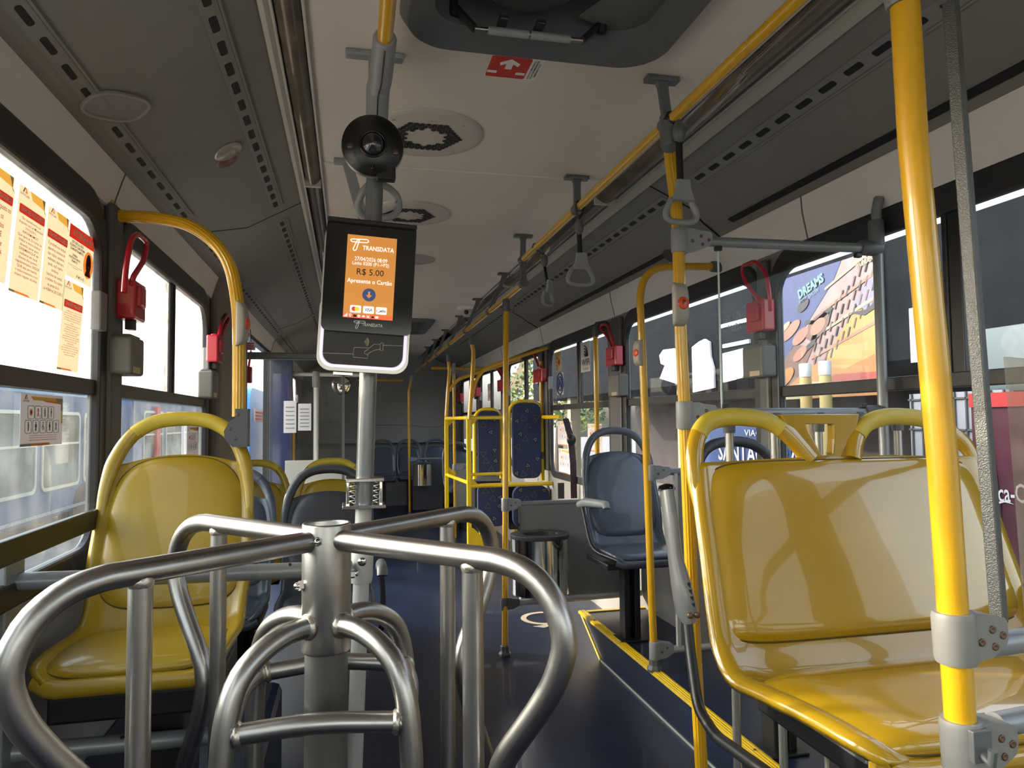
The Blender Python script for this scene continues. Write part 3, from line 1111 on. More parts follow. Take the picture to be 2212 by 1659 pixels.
# tee joint that takes the ribbed pole
mb = MB().tube([(.934, 1.925, 2.215), (.934, 1.925, 2.125), (0.937, 1.93, 2.123)], [.030, .030, .0235], 16)
mb.build('tee_joint', CLAMPD, b1, bevel=.004)


def joint(parent, p, axis=Z, l=.07, r=.024, mat_=None, name='joint'):
    p = V(p)
    ax = V(axis).normalized()
    return MB().tube([p - ax * l / 2, p - ax * (l / 2 - .008), p + ax * (l / 2 - .008), p + ax * l / 2], [r * .9, r, r, r * .9], 16).build(name, mat_ or CLAMP, parent)


def clamp(parent, p, d, axis=Z, h=.075, l=.085, r=.026, mat_=None, screws=4, sface=(0, -1, 0)):
    """pole clamp: collar round the pole at p with an ear reaching along d"""
    p, d, ax = V(p), V(d).normalized(), V(axis).normalized()
    mb = MB().tube([p - ax * h / 2, p - ax * (h / 2 - .006), p + ax * (h / 2 - .006), p + ax * h / 2], [r * .93, r, r, r * .93], 18)
    n = d.cross(ax)
    o = p - n * (r * .78)
    mb.prism([(0, -h * .46), (l * .55, -h * .40), (l * .93, -h * .20), (l, -h * .05), (l, h * .26), (l * .93, h * .36), (l * .6, h * .40), (l * .4, h * .46), (0, h * .46)], o, d, ax, r * 1.56)
    c = mb.build('clamp', mat_ or CLAMP, parent, bevel=.005, seg=3)
    mb = MB()
    sf = V(sface)
    for a, b in ((.33, -.06), (.62, .16), (.66, -.18), (.88, .02))[:screws]:
        q = p + d * (l * a) + ax * (h * b) + sf * (r * .78)
        mb.lathe(q, sf, [(.0052, 0), (.0052, .0016), (.0035, .0022), (.0018, .0012), (0, .0012)], 10)
    if screws:
        mb.build('clamp_screw', SCREW, c)
    return c


def foot(parent, p, r=.021, mat_=None):
    p = V(p)
    mb = MB().lathe(p, Z, [(.034, 0), (.036, .012), (.030, .020), (.026, .028), (.026, .052), (r, .056)], 8, smooth=False)
    return mb.build('foot_socket', mat_ or CLAMPD, parent)


def stop_button(label, p, d, side, scale=1.0, letter=True):
    """oblong grey push box on a pole at p; d = outward direction"""
    p, d = V(p), V(d).normalized()
    s = d.cross(Z) * -1
    s = Z.cross(d).normalized()
    t = thing('stop_button', label, 'stop button', p)
    w, h = .050 * scale, .130 * scale
    mb = MB()
    prof = [(-h / 2, .010), (-h * .42, .026), (-h * .2, .034), (h * .2, .034), (h * .42, .026), (h / 2, .010)]
    nz_, na = 20, 22
    vs, fs = [], []
    for i in range(nz_ + 1):
        z = -h / 2 + h * i / nz_
        e = (1 - abs(2 * i / nz_ - 1) ** 3.2) ** .5
        for k in range(na):
            a = 2 * PI * k / na
            ca, sa = math.cos(a), math.sin(a)
            vs.append(p + s * (math.copysign(abs(ca) ** .6, ca) * w / 2 * (.72 + .28 * e)) + d * (-.010 + (math.copysign(abs(sa) ** .6, sa) * .5 + .5) * (.004 + .026 * e)) + Z * z)
    for i in range(nz_):
        for k in range(na):
            fs.append((i * na + k, i * na + (k + 1) % na, (i + 1) * na + (k + 1) % na, (i + 1) * na + k))
    fs += [tuple(reversed(range(na))), tuple(range(nz_ * na, nz_ * na + na))]
    mb.add(vs, fs, 0, True)
    b = mb.build('button_housing', BEIGE, t)
    MB().lathe(p + d * .015, d, [(.019 * scale, 0), (.019 * scale, .005), (.015 * scale, .0075), (0, .008)], 24, sy=.82 if False else 1).build('push_button', mat('button_orange_%d' % len(bpy.data.materials), (.70, .085, .02), .35), t)
    mb = MB()
    for k in (-1, 1):
        mb.lathe(p + d * .0130 + Z * (k * h * .36), d, [(.006, 0), (.006, .0025), (.0045, .0012), (.0045, .0004), (0, .0004)], 14)
    mb.build('screw_cover', BEIGE, b)
    if letter:
        mb = MB()
        text(mb, 'P', p + d * .0235 + Z * .003, s, Z, h=.015 * scale, bold=.02)
        mb.build('lettering', PBLACK, t)
    return t


# ribbed pole behind the double seat
pa = [(0.937, 1.935, 2.143), (0.942, 1.94, 2.082), (0.964, 1.95, 1.902), (0.967, 1.95, 1.593), (0.975, 1.95, 1.288), (0.986, 1.95, 0.771), (1.002, 1.95, 0.293), (1.012, 1.95, 0)]
BEIGE_ = None
rp = thing('grab_pole', 'tall ribbed yellow pole with the orange P button, beside the double yellow seat', 'pole', (1.012, 1.95, 0))
MB().tube(smooth_pts(pa, 4), .0182, 28, ribs=True).build('pole', YP, rp)
ca = (0.97, 1.95, 1.846)
cb = (0.974, 1.95, 1.32)
clamp(rp, ca, X, h=.074, l=.098)
clamp(rp, cb, X, h=.082, l=.096)
stop_button('grey stop button box with orange P on the ribbed pole', (0.953, 1.925, 1.649), (.15, -.99, 0), 1)

# crosswise screen between the ribbed pole and the window: two bars, clear sheet, uprights
sc = thing('partition_screen', 'grey crosswise screen of two bars and a clear sheet behind the double yellow seat', 'partition', (1.3, 1.95, 0))
ta, tb = V((1.042, 1.95, 1.848)), V((1.787, 1.95, 1.852))
tb.x = 1.655
b0 = V((1.036, 1.95, 1.325))
b1_ = V(1.66, 1.95, b0.z - .002)
MB().tube([ta, tb], .0155, 16).build('top_bar', GREYT, sc)
MB().tube([b0, b1_], .0155, 16).build('lower_bar', GREYT, sc)
joint(sc, tb - X * .02, X, .075, .024, CLAMPD, 'bar_joint')
joint(sc, b1_ - X * .03, X, .075, .024, CLAMPD, 'bar_joint')
MB().tube([(1.66, 1.95, zp), (1.665, 1.95, 1.98), (1.68, 1.955, 2.02)], .0155, 14).build('end_post', GREYT, sc)
joint(sc, (1.662, 1.95, 1.90), Z, .09, .024, CLAMPD, 'post_joint')
x0s, x1s = ta.x + .055, 1.60
MB().box(((x0s + x1s) / 2, 1.952, (ta.z + b0.z) / 2), (x1s - x0s, .0035, ta.z - b0.z - .03)).build('clear_sheet', ACRYL, sc)
mb = MB()
mb.box((x0s, 1.951, (ta.z + b0.z) / 2), (.0035, .006, ta.z - b0.z - .03))
mb.build('sheet_edge', mat('sheet_edge_green', (.50, .62, .58), .3), sc)
for x, z in ((x0s, ta.z - .02), (x0s + .01, b0.z + .02), (x1s - .01, ta.z - .02), (x1s - .01, b0.z + .02)):
    MB().box((x, 1.95, z), (.022, .016, .016)).build('sheet_clip', BLACK, sc, bevel=.003)
for u in ((1.119, 1.95, 1.245), (1.271, 1.95, 1.242), (1.425, 1.95, 1.24), (1.566, 1.95, 1.238), (1.715, 1.95, 1.235)):
    up = MB().tube([(u[0], 1.95, zp), (u[0], 1.95, b0.z)], .0125, 14).build('upright', mat('upright_alu_%d' % len(bpy.data.materials), (.42, .42, .40), .3, .8), sc)
    MB().tube([(u[0], 1.95, b0.z - .06), (u[0], 1.95, b0.z - .035), (u[0], 1.95, b0.z)], [.0175, .0185, .0205], 14).build('upright_socket', CLAMPD, up)

# thick yellow pole next to the camera, with a grey square post and clear sheet
tp = thing('grab_pole', 'thick smooth yellow pole right of the double seat, held by large pale clamps', 'pole', (.80, .8, 0))
pb = [(0.741, 0.8, 1.877), (0.745, 0.8, 1.686), (0.761, 0.8, 1.434), (0.772, 0.8, 1.247), (0.778, 0.8, 1.064), (0.784, 0.8, 0.884)]
p0, p1 = V(pb[0]), V(pb[-1])
dv = (p1 - p0).normalized()
MB().tube([p0 - dv * .5] + [V(p) for p in pb] + [p1 + dv * ((p1.z - .0) / -dv.z)], .0187, 24).build('pole', YP, tp)
dr = V(1, .10, 0).normalized()
clamp(tp, (0.78, 0.8, 1.019), dr, -dv, h=.066, l=.070, r=.0265, mat_=CLAMPL)
clamp(tp, (0.786, 0.8, 0.878), dr, -dv, h=.070, l=.072, r=.0265, mat_=CLAMPL)
clamp(tp, V((0.742, 0.8, 1.894)), dr, -dv, h=.045, l=.070, r=.0265, mat_=CLAMPL, screws=0)
q0, q1 = V((0.861, 0.845, 1.95)), V((0.9, 0.845, 1.016))
ux = V(.93, .36, 0).normalized()
uz = (q0 - q1).normalized()
uy = uz.cross(ux).normalized()
MB().box((q0 + q1) / 2, (.018, .018, (q0 - q1).length), ax=(ux, uy, uz)).build('square_post', mat('hammered_grey', (.11, .115, .11), .3, .4, bump=.5, bscale=500), tp, bevel=.002)
c1, c2 = V((0.873, 0.82, 0.997)), V((0.886, 0.82, 0.89))
MB().tube([c1 - dr * .03, c1 + dr * .75], .0165, 16).build('cross_bar', GREYT, tp)
MB().tube([c2 - dr * .03, c2 + dr * .75], .0165, 16).build('cross_bar', GREYT, tp)
hk = (0.786, 0.775, 0.889)
mb = MB().box(hk, (.028, .012, .040)).tube([V(hk) + V(0, -.004, -.01), V(hk) + V(0, -.018, -.016), V(hk) + V(0, -.020, .002)], .006, 8)
mb.build('hook', CLAMPD, tp, bevel=.003)
s0 = V((0.943, 0.86, 1.308))
mb = MB().box(s0 + ux * .40 + V(0, 0, -.19), (.74, .004, .56), ax=(ux, uz.cross(ux).normalized(), uz))
mb.build('clear_sheet', ACRYLB, tp)

# pole with litter bin, panel
pc0, pc1 = V((0.93, 4.2, 1.987)), V((0.849, 3.95, 0.001))
pp = thing('grab_pole', 'slim yellow pole standing on the floor left of the chrome litter bin', 'pole', (pc1.x, pc1.y, 0))
MB().tube([pc0, pc1], .0170, 16).build('pole', YP, pp)
foot(pp, (pc1.x, pc1.y, 0))
joint(pp, (0.93, 4.2, 2.01), Z, .075, .022, CLAMPD)
cd = V((0.883, 4.05, 0.823))
ce = V((0.859, 3.99, 0.273))
clamp(pp, cd, X, h=.075, l=.09, r=.024, screws=2)
clamp(pp, ce, X, h=.070, l=.085, r=.024, screws=2, mat_=CLAMPD)
pn = thing('partition_panel', 'grey partition panel with tube rails behind the chrome litter bin', 'partition', (1.3, 4.02, 0))
MB().tube([cd + X * .07, (1.70, 4.05, cd.z - .002)], .0165, 14).build('top_rail', GREYT, pn)
MB().tube([ce + X * .07, (1.70, 4.02, ce.z)], .0165, 14).build('bottom_rail', GREYL, pn)
MB().box(((cd.x + .075 + 1.70) / 2, 4.04, (cd.z + ce.z) / 2), (1.70 - cd.x - .075, .010, cd.z - ce.z - .02)).build('panel', mat('partition_grey', (.21, .21, .205), .45), pn)
MB().box((cd.x + .075, 4.036, (cd.z + ce.z) / 2), (.012, .02, cd.z - ce.z - .02)).build('edge_strip', CHROME, pn)

# arched pole to the window wall
pd_ = [(1.326, 3, 0.209), (1.318, 3, 0.494), (1.303, 3, 1.321), (1.292, 3, 1.784), (1.289, 3, 1.869), (1.309, 3, 1.948), (1.355, 3, 1.993), (1.424, 3, 2.011), (1.707, 3, 2.022), (1.69, 3.0, 2.022)]
ap = thing('grab_pole', 'yellow pole arching from the step platform up to the window wall', 'pole', (pd_[0][0], 3.0, zp))
MB().tube([V(p) for p in pd_], .0168, 18, fillet=.05).build('pole', YP, ap)
foot(ap, (pd_[0][0], 3.0, zp))
joint(ap, (1.68, 3.0, 2.02), X, .06, .026, CLAMPD, 'wall_flange')
clamp(ap, (1.324, 3, 1.068), X, h=.070, l=.09, r=.024, screws=2)
clamp(ap, (1.327, 3, 0.28), X, h=.080, l=.085, r=.024, screws=2)
e0, e1 = V((1.403, 3, 1.07)), V((1.407, 3, 0.278))
sp = thing('partition_panel', 'grey side panel with tube rails at the foot of the arched pole', 'partition', (1.45, 3.0, zp))
MB().tube([e0, (1.70, 3.0, e0.z)], .0165, 12).build('top_rail', GREYT, sp)
MB().tube([e1, (1.70, 3.0, e1.z)], .0165, 12).build('bottom_rail', GREYL, sp)
MB().box(((e1.x + .03 + 1.70) / 2, 3.0, (e0.z + e1.z) / 2), (1.70 - e1.x - .03, .010, e0.z - e1.z - .03)).build('panel', WALLG, sp)
MB().box((e1.x + .035, 2.995, (e0.z + e1.z) / 2), (.016, .018, e0.z - e1.z)).build('edge_strip', GREYL, sp)
stop_button('small grey stop button on the arched pole, seen from its side', (1.279, 3, 1.61), (-1, -.35, 0), 1, .95, False)

# arched ribbed pole over the single yellow seat
pl = [(-.70, 2.33, (1.941)), (-0.62, 2.31, 1.935), (-0.548, 2.28, 1.923), (-0.463, 2.24, 1.896), (-0.391, 2.2, 1.842), (-0.341, 2.17, 1.769), (-0.317, 2.15, 1.674), (-0.309, 2.15, 1.567), (-0.306, 2.14, 1.328)]
pl[0] = (-.69, 2.33, pl[1][2] + .004)
al = thing('grab_pole', 'ribbed yellow pole arching from the window pillar down to the single yellow seat', 'pole', (-.305, 2.14, 1.29))
MB().tube(smooth_pts([tuple(p) for p in pl], 5), .0182, 28, ribs=True).build('pole', YP, al)
mb = MB().prism(rr(-.03, -.045, .03, .045, .012, 4), (-.703, 2.33, pl[0][2]), Y, Z, .010)
mb.build('wall_flange', YP, al, bevel=.002)
cl_ = V((-0.306, 2.14, 1.295))
mb = MB().prism([(-.036, -.008), (-.020, .022), (-.006, .030), (-.006, .055), (.027, .055), (.027, -.052), (-.012, -.052), (-.030, -.034)], cl_ + V(0, .026, 0), X, Z, .052)
k_ = mb.build('seat_clamp', mat('clamp_charcoal', (.085, .088, .10), .45), al, bevel=.005)
mb = MB()
for dx, dz in ((.0, .038), (-.020, -.001), (-.005, -.028)):
    mb.lathe(cl_ + V(dx, -.026, dz), -Y, [(.005, 0), (.0045, .0015), (.002, .0008), (0, .0008)], 10)
mb.build('clamp_screw', SCREW, k_)
stop_button('grey stop button on the ribbed arch over the single yellow seat', (-0.303, 2.14, 1.593), (.99, -.15, 0), 1, 1.0, False)
# yellow pole of the dark seat row
ir = thing('grab_pole', 'yellow pole rising from the dark grey seat, half hidden by the fare machine post', 'pole', (.05, 3.42, 0))
MB().tube([(.05, 3.42, 0), (0.077, 3.42, 1.031), (0.081, 3.42, 1.149), (0.094, 3.42, 1.323), (0.109, 3.42, 1.509), (0.109, 3.42, 1.597), (0.103, 3.42, 2.085), (0.085, 3.42, 2.286), (0.053, 3.42, 2.486)], .0165, 14, fillet=.05).build('pole', YP, ir)
MB().box((0.082, 3.42, 1.074), (.03, .05, .10)).build('seat_clamp', CLAMP, ir, bevel=.006)

# yellow frame bars of the wheelchair bay
fb = thing('bay_frame', 'yellow tube frame with square bars at the edge of the wheelchair bay', 'frame', (.96, 6.4, 0))
PE = [(1.007, 5.9, 1.962), (1.022, 5.9, 1.892), (1.008, 5.9, 1.656), (0.982, 5.9, 1.325), (0.975, 5.9, 0.765)]
PF = [(0.946, 6.9, 1.896), (0.955, 6.9, 1.805), (0.936, 6.9, 1.578), (0.921, 6.9, 1.353), (0.922, 6.9, 0.724)]
for PP in (PE, PF):
    q = V(PP[-1])
    MB().tube([V(p) for p in PP[:4]], .0175, 14, fillet=.05).build('pole', YP, fb)
    MB().box((q.x, q.y, PP[3][2] / 2), (.036, .036, PP[3][2])).build('square_post', YD, fb, bevel=.004)
    joint(fb, V(PP[0]) + V(0, 0, .03), Z, .08, .023, CLAMPD)
xe, xf = PE[-1][0], PF[-1][0]
for z in (1.335, .79):
    MB().tube([(xe, 5.9, z), (xf, 6.9, z)], .016, 10).build('bar', YD, fb)
MB().tube([(xe, 5.9, 1.335), (1.30, 5.95, 1.335)], .016, 10).build('bar', YD, fb)
MB().tube([(xe, 5.9, .86), (1.29, 5.92, .86)], .014, 10).build('bar', YD, fb)
MB().tube([(xe, 5.9, .765), (1.70, 5.92, .765)], .018, 10).build('bar', YD, fb)
MB().tube([(1.66, 6.03, 1.335), (1.685, 5.95, 1.335), (1.69, 5.6, 1.335)], .018, 10, fillet=.05).build('bar', YD, fb)
for (z, s) in ((1.335, -1), (.765, 1)):
    mb = MB().prism([(0, 0), (.075, 0), (0, s * .075)] if s > 0 else [(0, 0), (0, s * .075), (.075, 0)], (xe + .016, 5.91, z), X, Z, .008)
    mb.build('gusset', YD, fb)
for z, s in ((1.335, -1), (.79, 1)):
    mb = MB().prism([(0, 0), (.08, 0), (0, s * .08)] if s > 0 else [(0, 0), (0, s * .08), (.08, 0)], (xf + .016, 6.9, z), X, Z, .008)
    mb.build('gusset', YD, fb)
MB().prism([(0, 0), (.16, 0), (.13, .12), (.05, .20), (0, .22)], (xe - .02, 5.86, .22), X, Z, .02).build('foot_gusset', YD, fb)
# seat belt
sb = thing('seat_belt', 'dark seat belt hanging from the yellow bracket beside the window of the wheelchair bay', 'seat belt', (1.68, 5.5, .6))
pts = [(1.656, 5.35, 1.317), (1.664, 5.25, 1.174), (1.664, 5.2, 0.981), (1.667, 5.2, 0.718)]
mb = MB()
for a, b in zip(pts, pts[1:]):
    a, b = V(a), V(b)
    mb.box((a + b) / 2, (.05, .004, (a - b).length + .01), ax=(X, Y, (a - b).normalized()))
mb.build('webbing', BELT, sb)
MB().lathe((1.652, 5.2, 1.157), -Y, [(.042, -.01), (.045, 0), (.04, .014), (0, .02)], 18, sy=.8).build('belt_guide', BLACK, sb)
MB().box((1.58, 5.25, 0.768), (.05, .004, .12)).build('lap_belt', BLACK, sb)

# further poles towards the back
g = thing('grab_pole', 'thin yellow pole behind the bay frame with a grey tee clamp', 'pole', (1.05, 8.0, 0))
MB().tube([(1.155, 8, 1.884), (V((1.162, 8, 0.421)).x, 8.0, 0)], .0165, 12).build('pole', YP, g)
joint(g, (1.155, 8, 1.906), Z, .12, .024, CLAMP)
clamp(g, (1.159, 8, 0.784), X, h=.07, l=.10, r=.025, screws=0)
MB().tube([V((1.201, 8, 0.793)), (1.70, 8.0, V((1.201, 8, 0.793)).z)], .0165, 10).build('cross_bar', GREYT, g)
MB().box((1.42, 8.0, .55), (.55, .012, .56)).build('panel', WALLG, g)
h = thing('grab_pole', 'rearmost yellow pole bent at the top, beside the second litter bin', 'pole', (.83, 10.0, 0))
hb = V((0.819, 10, 0.732))
MB().tube([(0.835, 10, 1.881), (0.829, 10, 1.816), (0.809, 10, 1.752), (hb.x, 10.0, .0)], .0165, 12, fillet=.05).build('pole', YP, h)
joint(h, (0.848, 10, 1.907), Z, .09, .024, CLAMP)
foot(h, (hb.x, 10.0, 0), .0165)
clamp(h, (0.82, 10, 0.783), X, h=.06, l=.10, r=.025, screws=0)
zc_ = V((0.82, 10, 0.783)).z
MB().tube([(hb.x + .05, 10.0, zc_), (1.30, 10.0, zc_)], .0165, 10).build('cross_bar', GREYT, h)
MB().box(((hb.x + 1.32) / 2, 10.0, zc_ / 2 + .02), (1.24 - hb.x, .012, zc_ - .12)).build('panel', mat('dark_partition', (.06, .065, .075), .5), h)
a_ = thing('roof_rail', 'yellow crosswise roof rail at the back, near the rear wall', 'handrail', (.45, 10.4, 2.0))
zr_ = V((0.556, 10.4, 1.903)).z
MB().tube([(.1, 10.4, zr_), (0.768, 10.4, 1.904)], .0165, 12).build('rail', YP, a_)
b_ = thing('roof_rail', 'yellow crosswise roof rail above the wheelchair bay, running to the window wall', 'handrail', (1.3, 8.2, 2.0))
MB().tube([(0.925, 8.2, 1.924), (1.69, 8.2, V((0.925, 8.2, 1.924)).z)], .0165, 12).build('rail', YP, b_)
# arches to the window wall
for lab, y, pts in (('yellow arch from the bay frame pole to the window wall', 5.9, [(1.003, 5.9, 1.5), (1.032, 5.9, 1.637), (1.108, 5.9, 1.747), (1.229, 5.9, 1.795), (1.70, 5.9, 1.945)]),
                    ('second yellow arch to the window wall, behind the bay frame', 6.9, [(0.954, 6.9, 1.601), (0.982, 6.9, 1.66), (1.041, 6.9, 1.715), (1.133, 6.9, 1.751), (1.70, 6.9, 1.93)])):
    t = fb
    MB().tube([V(p) for p in pts], .0155, 12, fillet=.06).build('arch_rail', YP, t)
    joint(t, (1.69, y, pts[-1][2]), X, .04, .024, CLAMPD, 'wall_flange')
for lab, u0, u1, y, top in (('upright yellow wall pole in front of the WIFI sticker window', (1.655, 4.627, 1.93), (1.655, 4.56, 1.188), 0, 0),
                            ('upright yellow wall pole beside the window behind the folding seats', (1.655, 6.068, 1.882), (1.655, 5.986, 1.319), 0, 0)):
    t = thing('wall_pole', lab, 'pole', (1.655, u0[1], 1.0))
    y = u0[1]
    MB().tube([(1.655, y, 1.0), (1.655, y, u0[2] - .03)], .0165, 12).build('pole', YP, t)
    MB().tube([(1.655, y, u0[2] - .05), (1.655, y, u0[2] + .015), (1.67, y, u0[2] + .035), (1.705, y, u0[2] + .04)], .022, 12).build('elbow', CLAMPD, t)
    MB().tube([(1.655, y, 1.03), (1.66, y, .98), (1.71, y, .98)], .02, 12).build('elbow', CLAMPD, t)
# ------------------------------------------------------------------ fare machine
TL_, TR_ = V((-0.055, 1.86, 1.833)), V((0.172, 1.86, 1.82))
UX = (TR_ - TL_).normalized()
UY = V(-UX.z, 0, UX.x)
MPP = (TR_ - TL_).length / 662.0      # metres per measured unit on the front
SW = 662 * MPP


def F2(a, b, d=0.0):
    """point on the machine's front: a to the right, b down, d towards the viewer"""
    return TL_ + UX * (a * MPP) - UY * (b * MPP) - Y * d


vm = thing('fare_machine', 'black and silver fare machine with an orange screen on the grey post', 'fare machine', F2(331, 1120, -.04))


def rrf(a0, b0, a1, b1, r, n=6):
    return [(x * MPP, y * MPP) for x, y in rr(a0, -b1, a1, -b0, r, n)]


mb = MB().prism(rrf(-14, 30, 650, 1128, 95), TL_ + Y * .062, UX, UY, .053)
mb.build('body', mat('silver_body', (.50, .49, .46), .3, .75), vm, bevel=.012, seg=3)
mb = MB().prism(rrf(0, 0, 662, 842, 45), TL_ + Y * .012, UX, UY, .024)
bz = mb.build('bezel', BLACKG, vm, bevel=.004)
MB().box(F2(331, 14, .008), (SW, .03, .012), ax=(UX, Y, UY)).build('top_visor', BLACK, bz, bevel=.003)
mb = MB().prism(rrf(24, 600, 612, 1085, 85), TL_ + Y * .0095, UX, UY, .004)
mb.build('reader_panel', BLACK, vm)
LED = mat('led_ring_glow', (.7, .6, .9), .4, emis=(.50, .34, .80), estr=.8)
mb = MB().ring(rrf(0, 560, 636, 1108, 95), rrf(20, 560, 616, 1088, 82), TL_ + Y * .0095, UX, UY, .005)
mb.build('light_ring', LED, vm)
mb = MB().ring(rrf(-20, 560, 656, 1134, 105), rrf(0, 560, 636, 1108, 95), TL_ + Y * .011, UX, UY, .004)
mb.build('silver_rim', mat('silver_rim', (.55, .53, .50), .25, .8), vm, bevel=.002)
mb = MB().box(F2(180, 1150, -.03), (.05, .012, .010), ax=(UX, Y, UY))
mb.build('latch', CHROME, vm, bevel=.002)
OR = mat('screen_orange', (.5, .2, .03), .35, emis=(.42, .17, .035), estr=.5)
SRED = mat('screen_red', (.6, .1, .03), .35, emis=(.55, .085, .03), estr=.6)
SWH = mat('screen_white', (.7, .7, .7), .4, emis=(.75, .72, .66), estr=.6)
SBK = mat('screen_black', (.01, .01, .01), .4)
SBL = mat('screen_blue', (.02, .03, .10), .4, emis=(.02, .03, .09), estr=.8)
SRD = mat('screen_card_red', (.6, .02, .02), .4, emis=(.5, .02, .02), estr=.7)
SYL = mat('screen_card_yellow', (.7, .4, .02), .4, emis=(.6, .35, .02), estr=.7)
mb = MB()
mb.prism(rrf(153, 112, 518, 705, 1, 1), F2(0, 0, .0125), UX, UY, .0005, 0)
mb.prism(rrf(153, 705, 518, 737, 1, 1), F2(0, 0, .0125), UX, UY, .0005, 1)
scn = mb.build('screen', [OR, SRED], vm)
D = .0134


def logo(mb, a, b, s, m, w=3.6, d=D):
    """outlined T: an upper loop and a slanting leg"""
    for loop in ([(0, 14), (8, 6), (118, 0), (132, 6), (130, 18), (118, 24), (62, 26), (10, 26)], [(66, 2), (50, 10), (22, 78), (26, 90), (36, 92), (46, 84), (60, 28)]):
        mb.tube([F2(a + x * s, b + y * s, d) for x, y in loop], w * MPP, 5, m, fillet=7 * s * MPP, closed=True)


mb = MB()
logo(mb, 176, 140, 1.0, 0)
text(mb, 'TRANSDATA', F2(383, 205, D), UX, UY, w=232 * MPP, h=34 * MPP, m=0, bold=.012)
text(mb, '27/04/2026 08:09', F2(334, 290, D), UX, UY, w=240 * MPP, h=30 * MPP, m=0)
text(mb, 'Linha 0200 (P1->P2)', F2(334, 328, D), UX, UY, w=268 * MPP, h=34 * MPP, m=0)
text(mb, 'R$ 5.00', F2(334, 390, D), UX, UY, w=198 * MPP, h=54 * MPP, m=1)
text(mb, 'Apresente o Cart\u00e3o', F2(334, 462, D), UX, UY, w=330 * MPP, h=42 * MPP, m=0, bold=.008)
mb.prism([(x * MPP, y * MPP) for x, y in circ(0, 0, 49)], F2(334, 557, D), UX, UY, .0004, 2)
ar = [(-8, 25), (8, 25), (8, -2), (24, -2), (0, -27), (-24, -2), (-8, -2)]
mb.prism([(x * MPP, y * MPP) for x, y in ar], F2(334, 557, D + .0006), UX, UY, .0003, 5)
for i, a in enumerate((242, 337, 431)):
    mb.prism(rrf(a - 40, 643, a + 40, 697, 8, 3), F2(0, 0, D), UX, UY, .0003, 0)
for a, m in ((230, 3), (252, 4)):
    mb.prism([(x * MPP, y * MPP) for x, y in circ(0, 0, 17)], F2(a, 670, D + .0004 + .0002 * (m == 4)), UX, UY, .0002, m)
text(mb, 'VISA', F2(337, 670, D + .0005), UX, UY, w=58 * MPP, h=24 * MPP, m=2, bold=.02)
text(mb, 'elo', F2(444, 670, D + .0005), UX, UY, w=40 * MPP, h=24 * MPP, m=1, bold=.02)
for k, m in ((0, 2), (1, 3), (2, 4)):
    pts = [F2(410 + 13 * math.cos(rad(120 * k + j * 14)), 670 + 13 * math.sin(rad(120 * k + j * 14)), D + .0006) for j in range(8)]
    mb.tube(pts, 2.6 * MPP, 5, m)
for i in range(4):
    mb.box(F2(162 + i * 7, 728 - i * 3.2, D), (.0016, .0004, (8 + i * 6) * MPP), 0, ax=(UX, Y, UY))
mb.tube([F2(206 + 8 * math.cos(j * .7), 716 + 8 * math.sin(j * .7), D) for j in range(10)], 2 * MPP, 5, 0)
mb.prism([(x * MPP, y * MPP) for x, y in ((-5, 0), (5, 0), (0, -10))], F2(206, 724, D), UX, UY, .0003, 0)
mb.prism(rrf(228, 712, 252, 730, 3, 2), F2(0, 0, D), UX, UY, .0003, 1)
mb.tube([F2(270 + 9 * math.cos(j * .63), 721 + 9 * math.sin(j * .63), D) for j in range(11)], 2 * MPP, 5, 0)
mb.box(F2(270, 721, D), (.0014, .0004, 12 * MPP), 0, ax=(UX, Y, UY))
mb.prism([(x * MPP, y * MPP) for x, y in ((-12, -6), (12, -6), (8, 4), (0, 9), (-8, 4))], F2(303, 721, D), UX, UY, .0003, 0)
for sg in (-1, 1):
    mb.tube([F2(326, 721 - 9 * sg, D), F2(346, 721 + 9 * sg, D)], 2.4 * MPP, 5, 0)
mb.prism([(x * MPP, y * MPP) for x, y in ((-12, -8), (-6, 4), (0, 8), (6, 4), (12, -8))], F2(370, 721, D), UX, UY, .0003, 1)
mb.prism(rrf(388, 713, 412, 729, 3, 2), F2(0, 0, D), UX, UY, .0003, 0)
mb.build('screen_graphics', [SWH, SBK, SBL, SRD, SYL, OR], scn)
mb = MB()
logo(mb, 236, 757, .62, 0, 2.6)
text(mb, 'TRANSDATA', F2(372, 782, D), UX, UY, w=150 * MPP, h=24 * MPP, m=0, bold=.01)
mb.tube([F2(580, 780 + j * 2, D) for j in range(6)], 1.6 * MPP, 5, 1)
mb.build('lettering', [PWHITE, PGREY], bz)
mb = MB()
E_ = .0062


def F3(a, b):
    return F2(a, b, -.0048)


for i in range(4):
    r = 10 + 10 * i
    mb.tube([F3(318 + r * math.cos(rad(q)) * .9, 905 + r * math.sin(rad(q))) for q in range(-50, 51, 20)], 2.2 * MPP, 5, 0)
mb.tube([F3(x, y) for x, y in ((20, 1010), (246, 1002), (246, 958), (254, 952), (360, 950), (392, 920), (440, 914), (440, 955), (402, 962), (366, 984), (344, 1000), (326, 990), (328, 976), (354, 960))], 2.0 * MPP, 5, 0)
mb.tube([F3(x, y) for x, y in ((246, 1002), (246, 1026), (352, 1028), (352, 996))], 2.0 * MPP, 5, 0)
mb.tube([F3(x, y) for x, y in ((440, 914), (444, 904), (462, 904), (462, 962), (444, 962), (440, 955))], 2.0 * MPP, 5, 0)
mb.tube([F3(462, 920), F3(610, 916)], 2.0 * MPP, 5, 0)
mb.build('card_symbol', mat('symbol_cream', (.50, .47, .36), .6), vm)

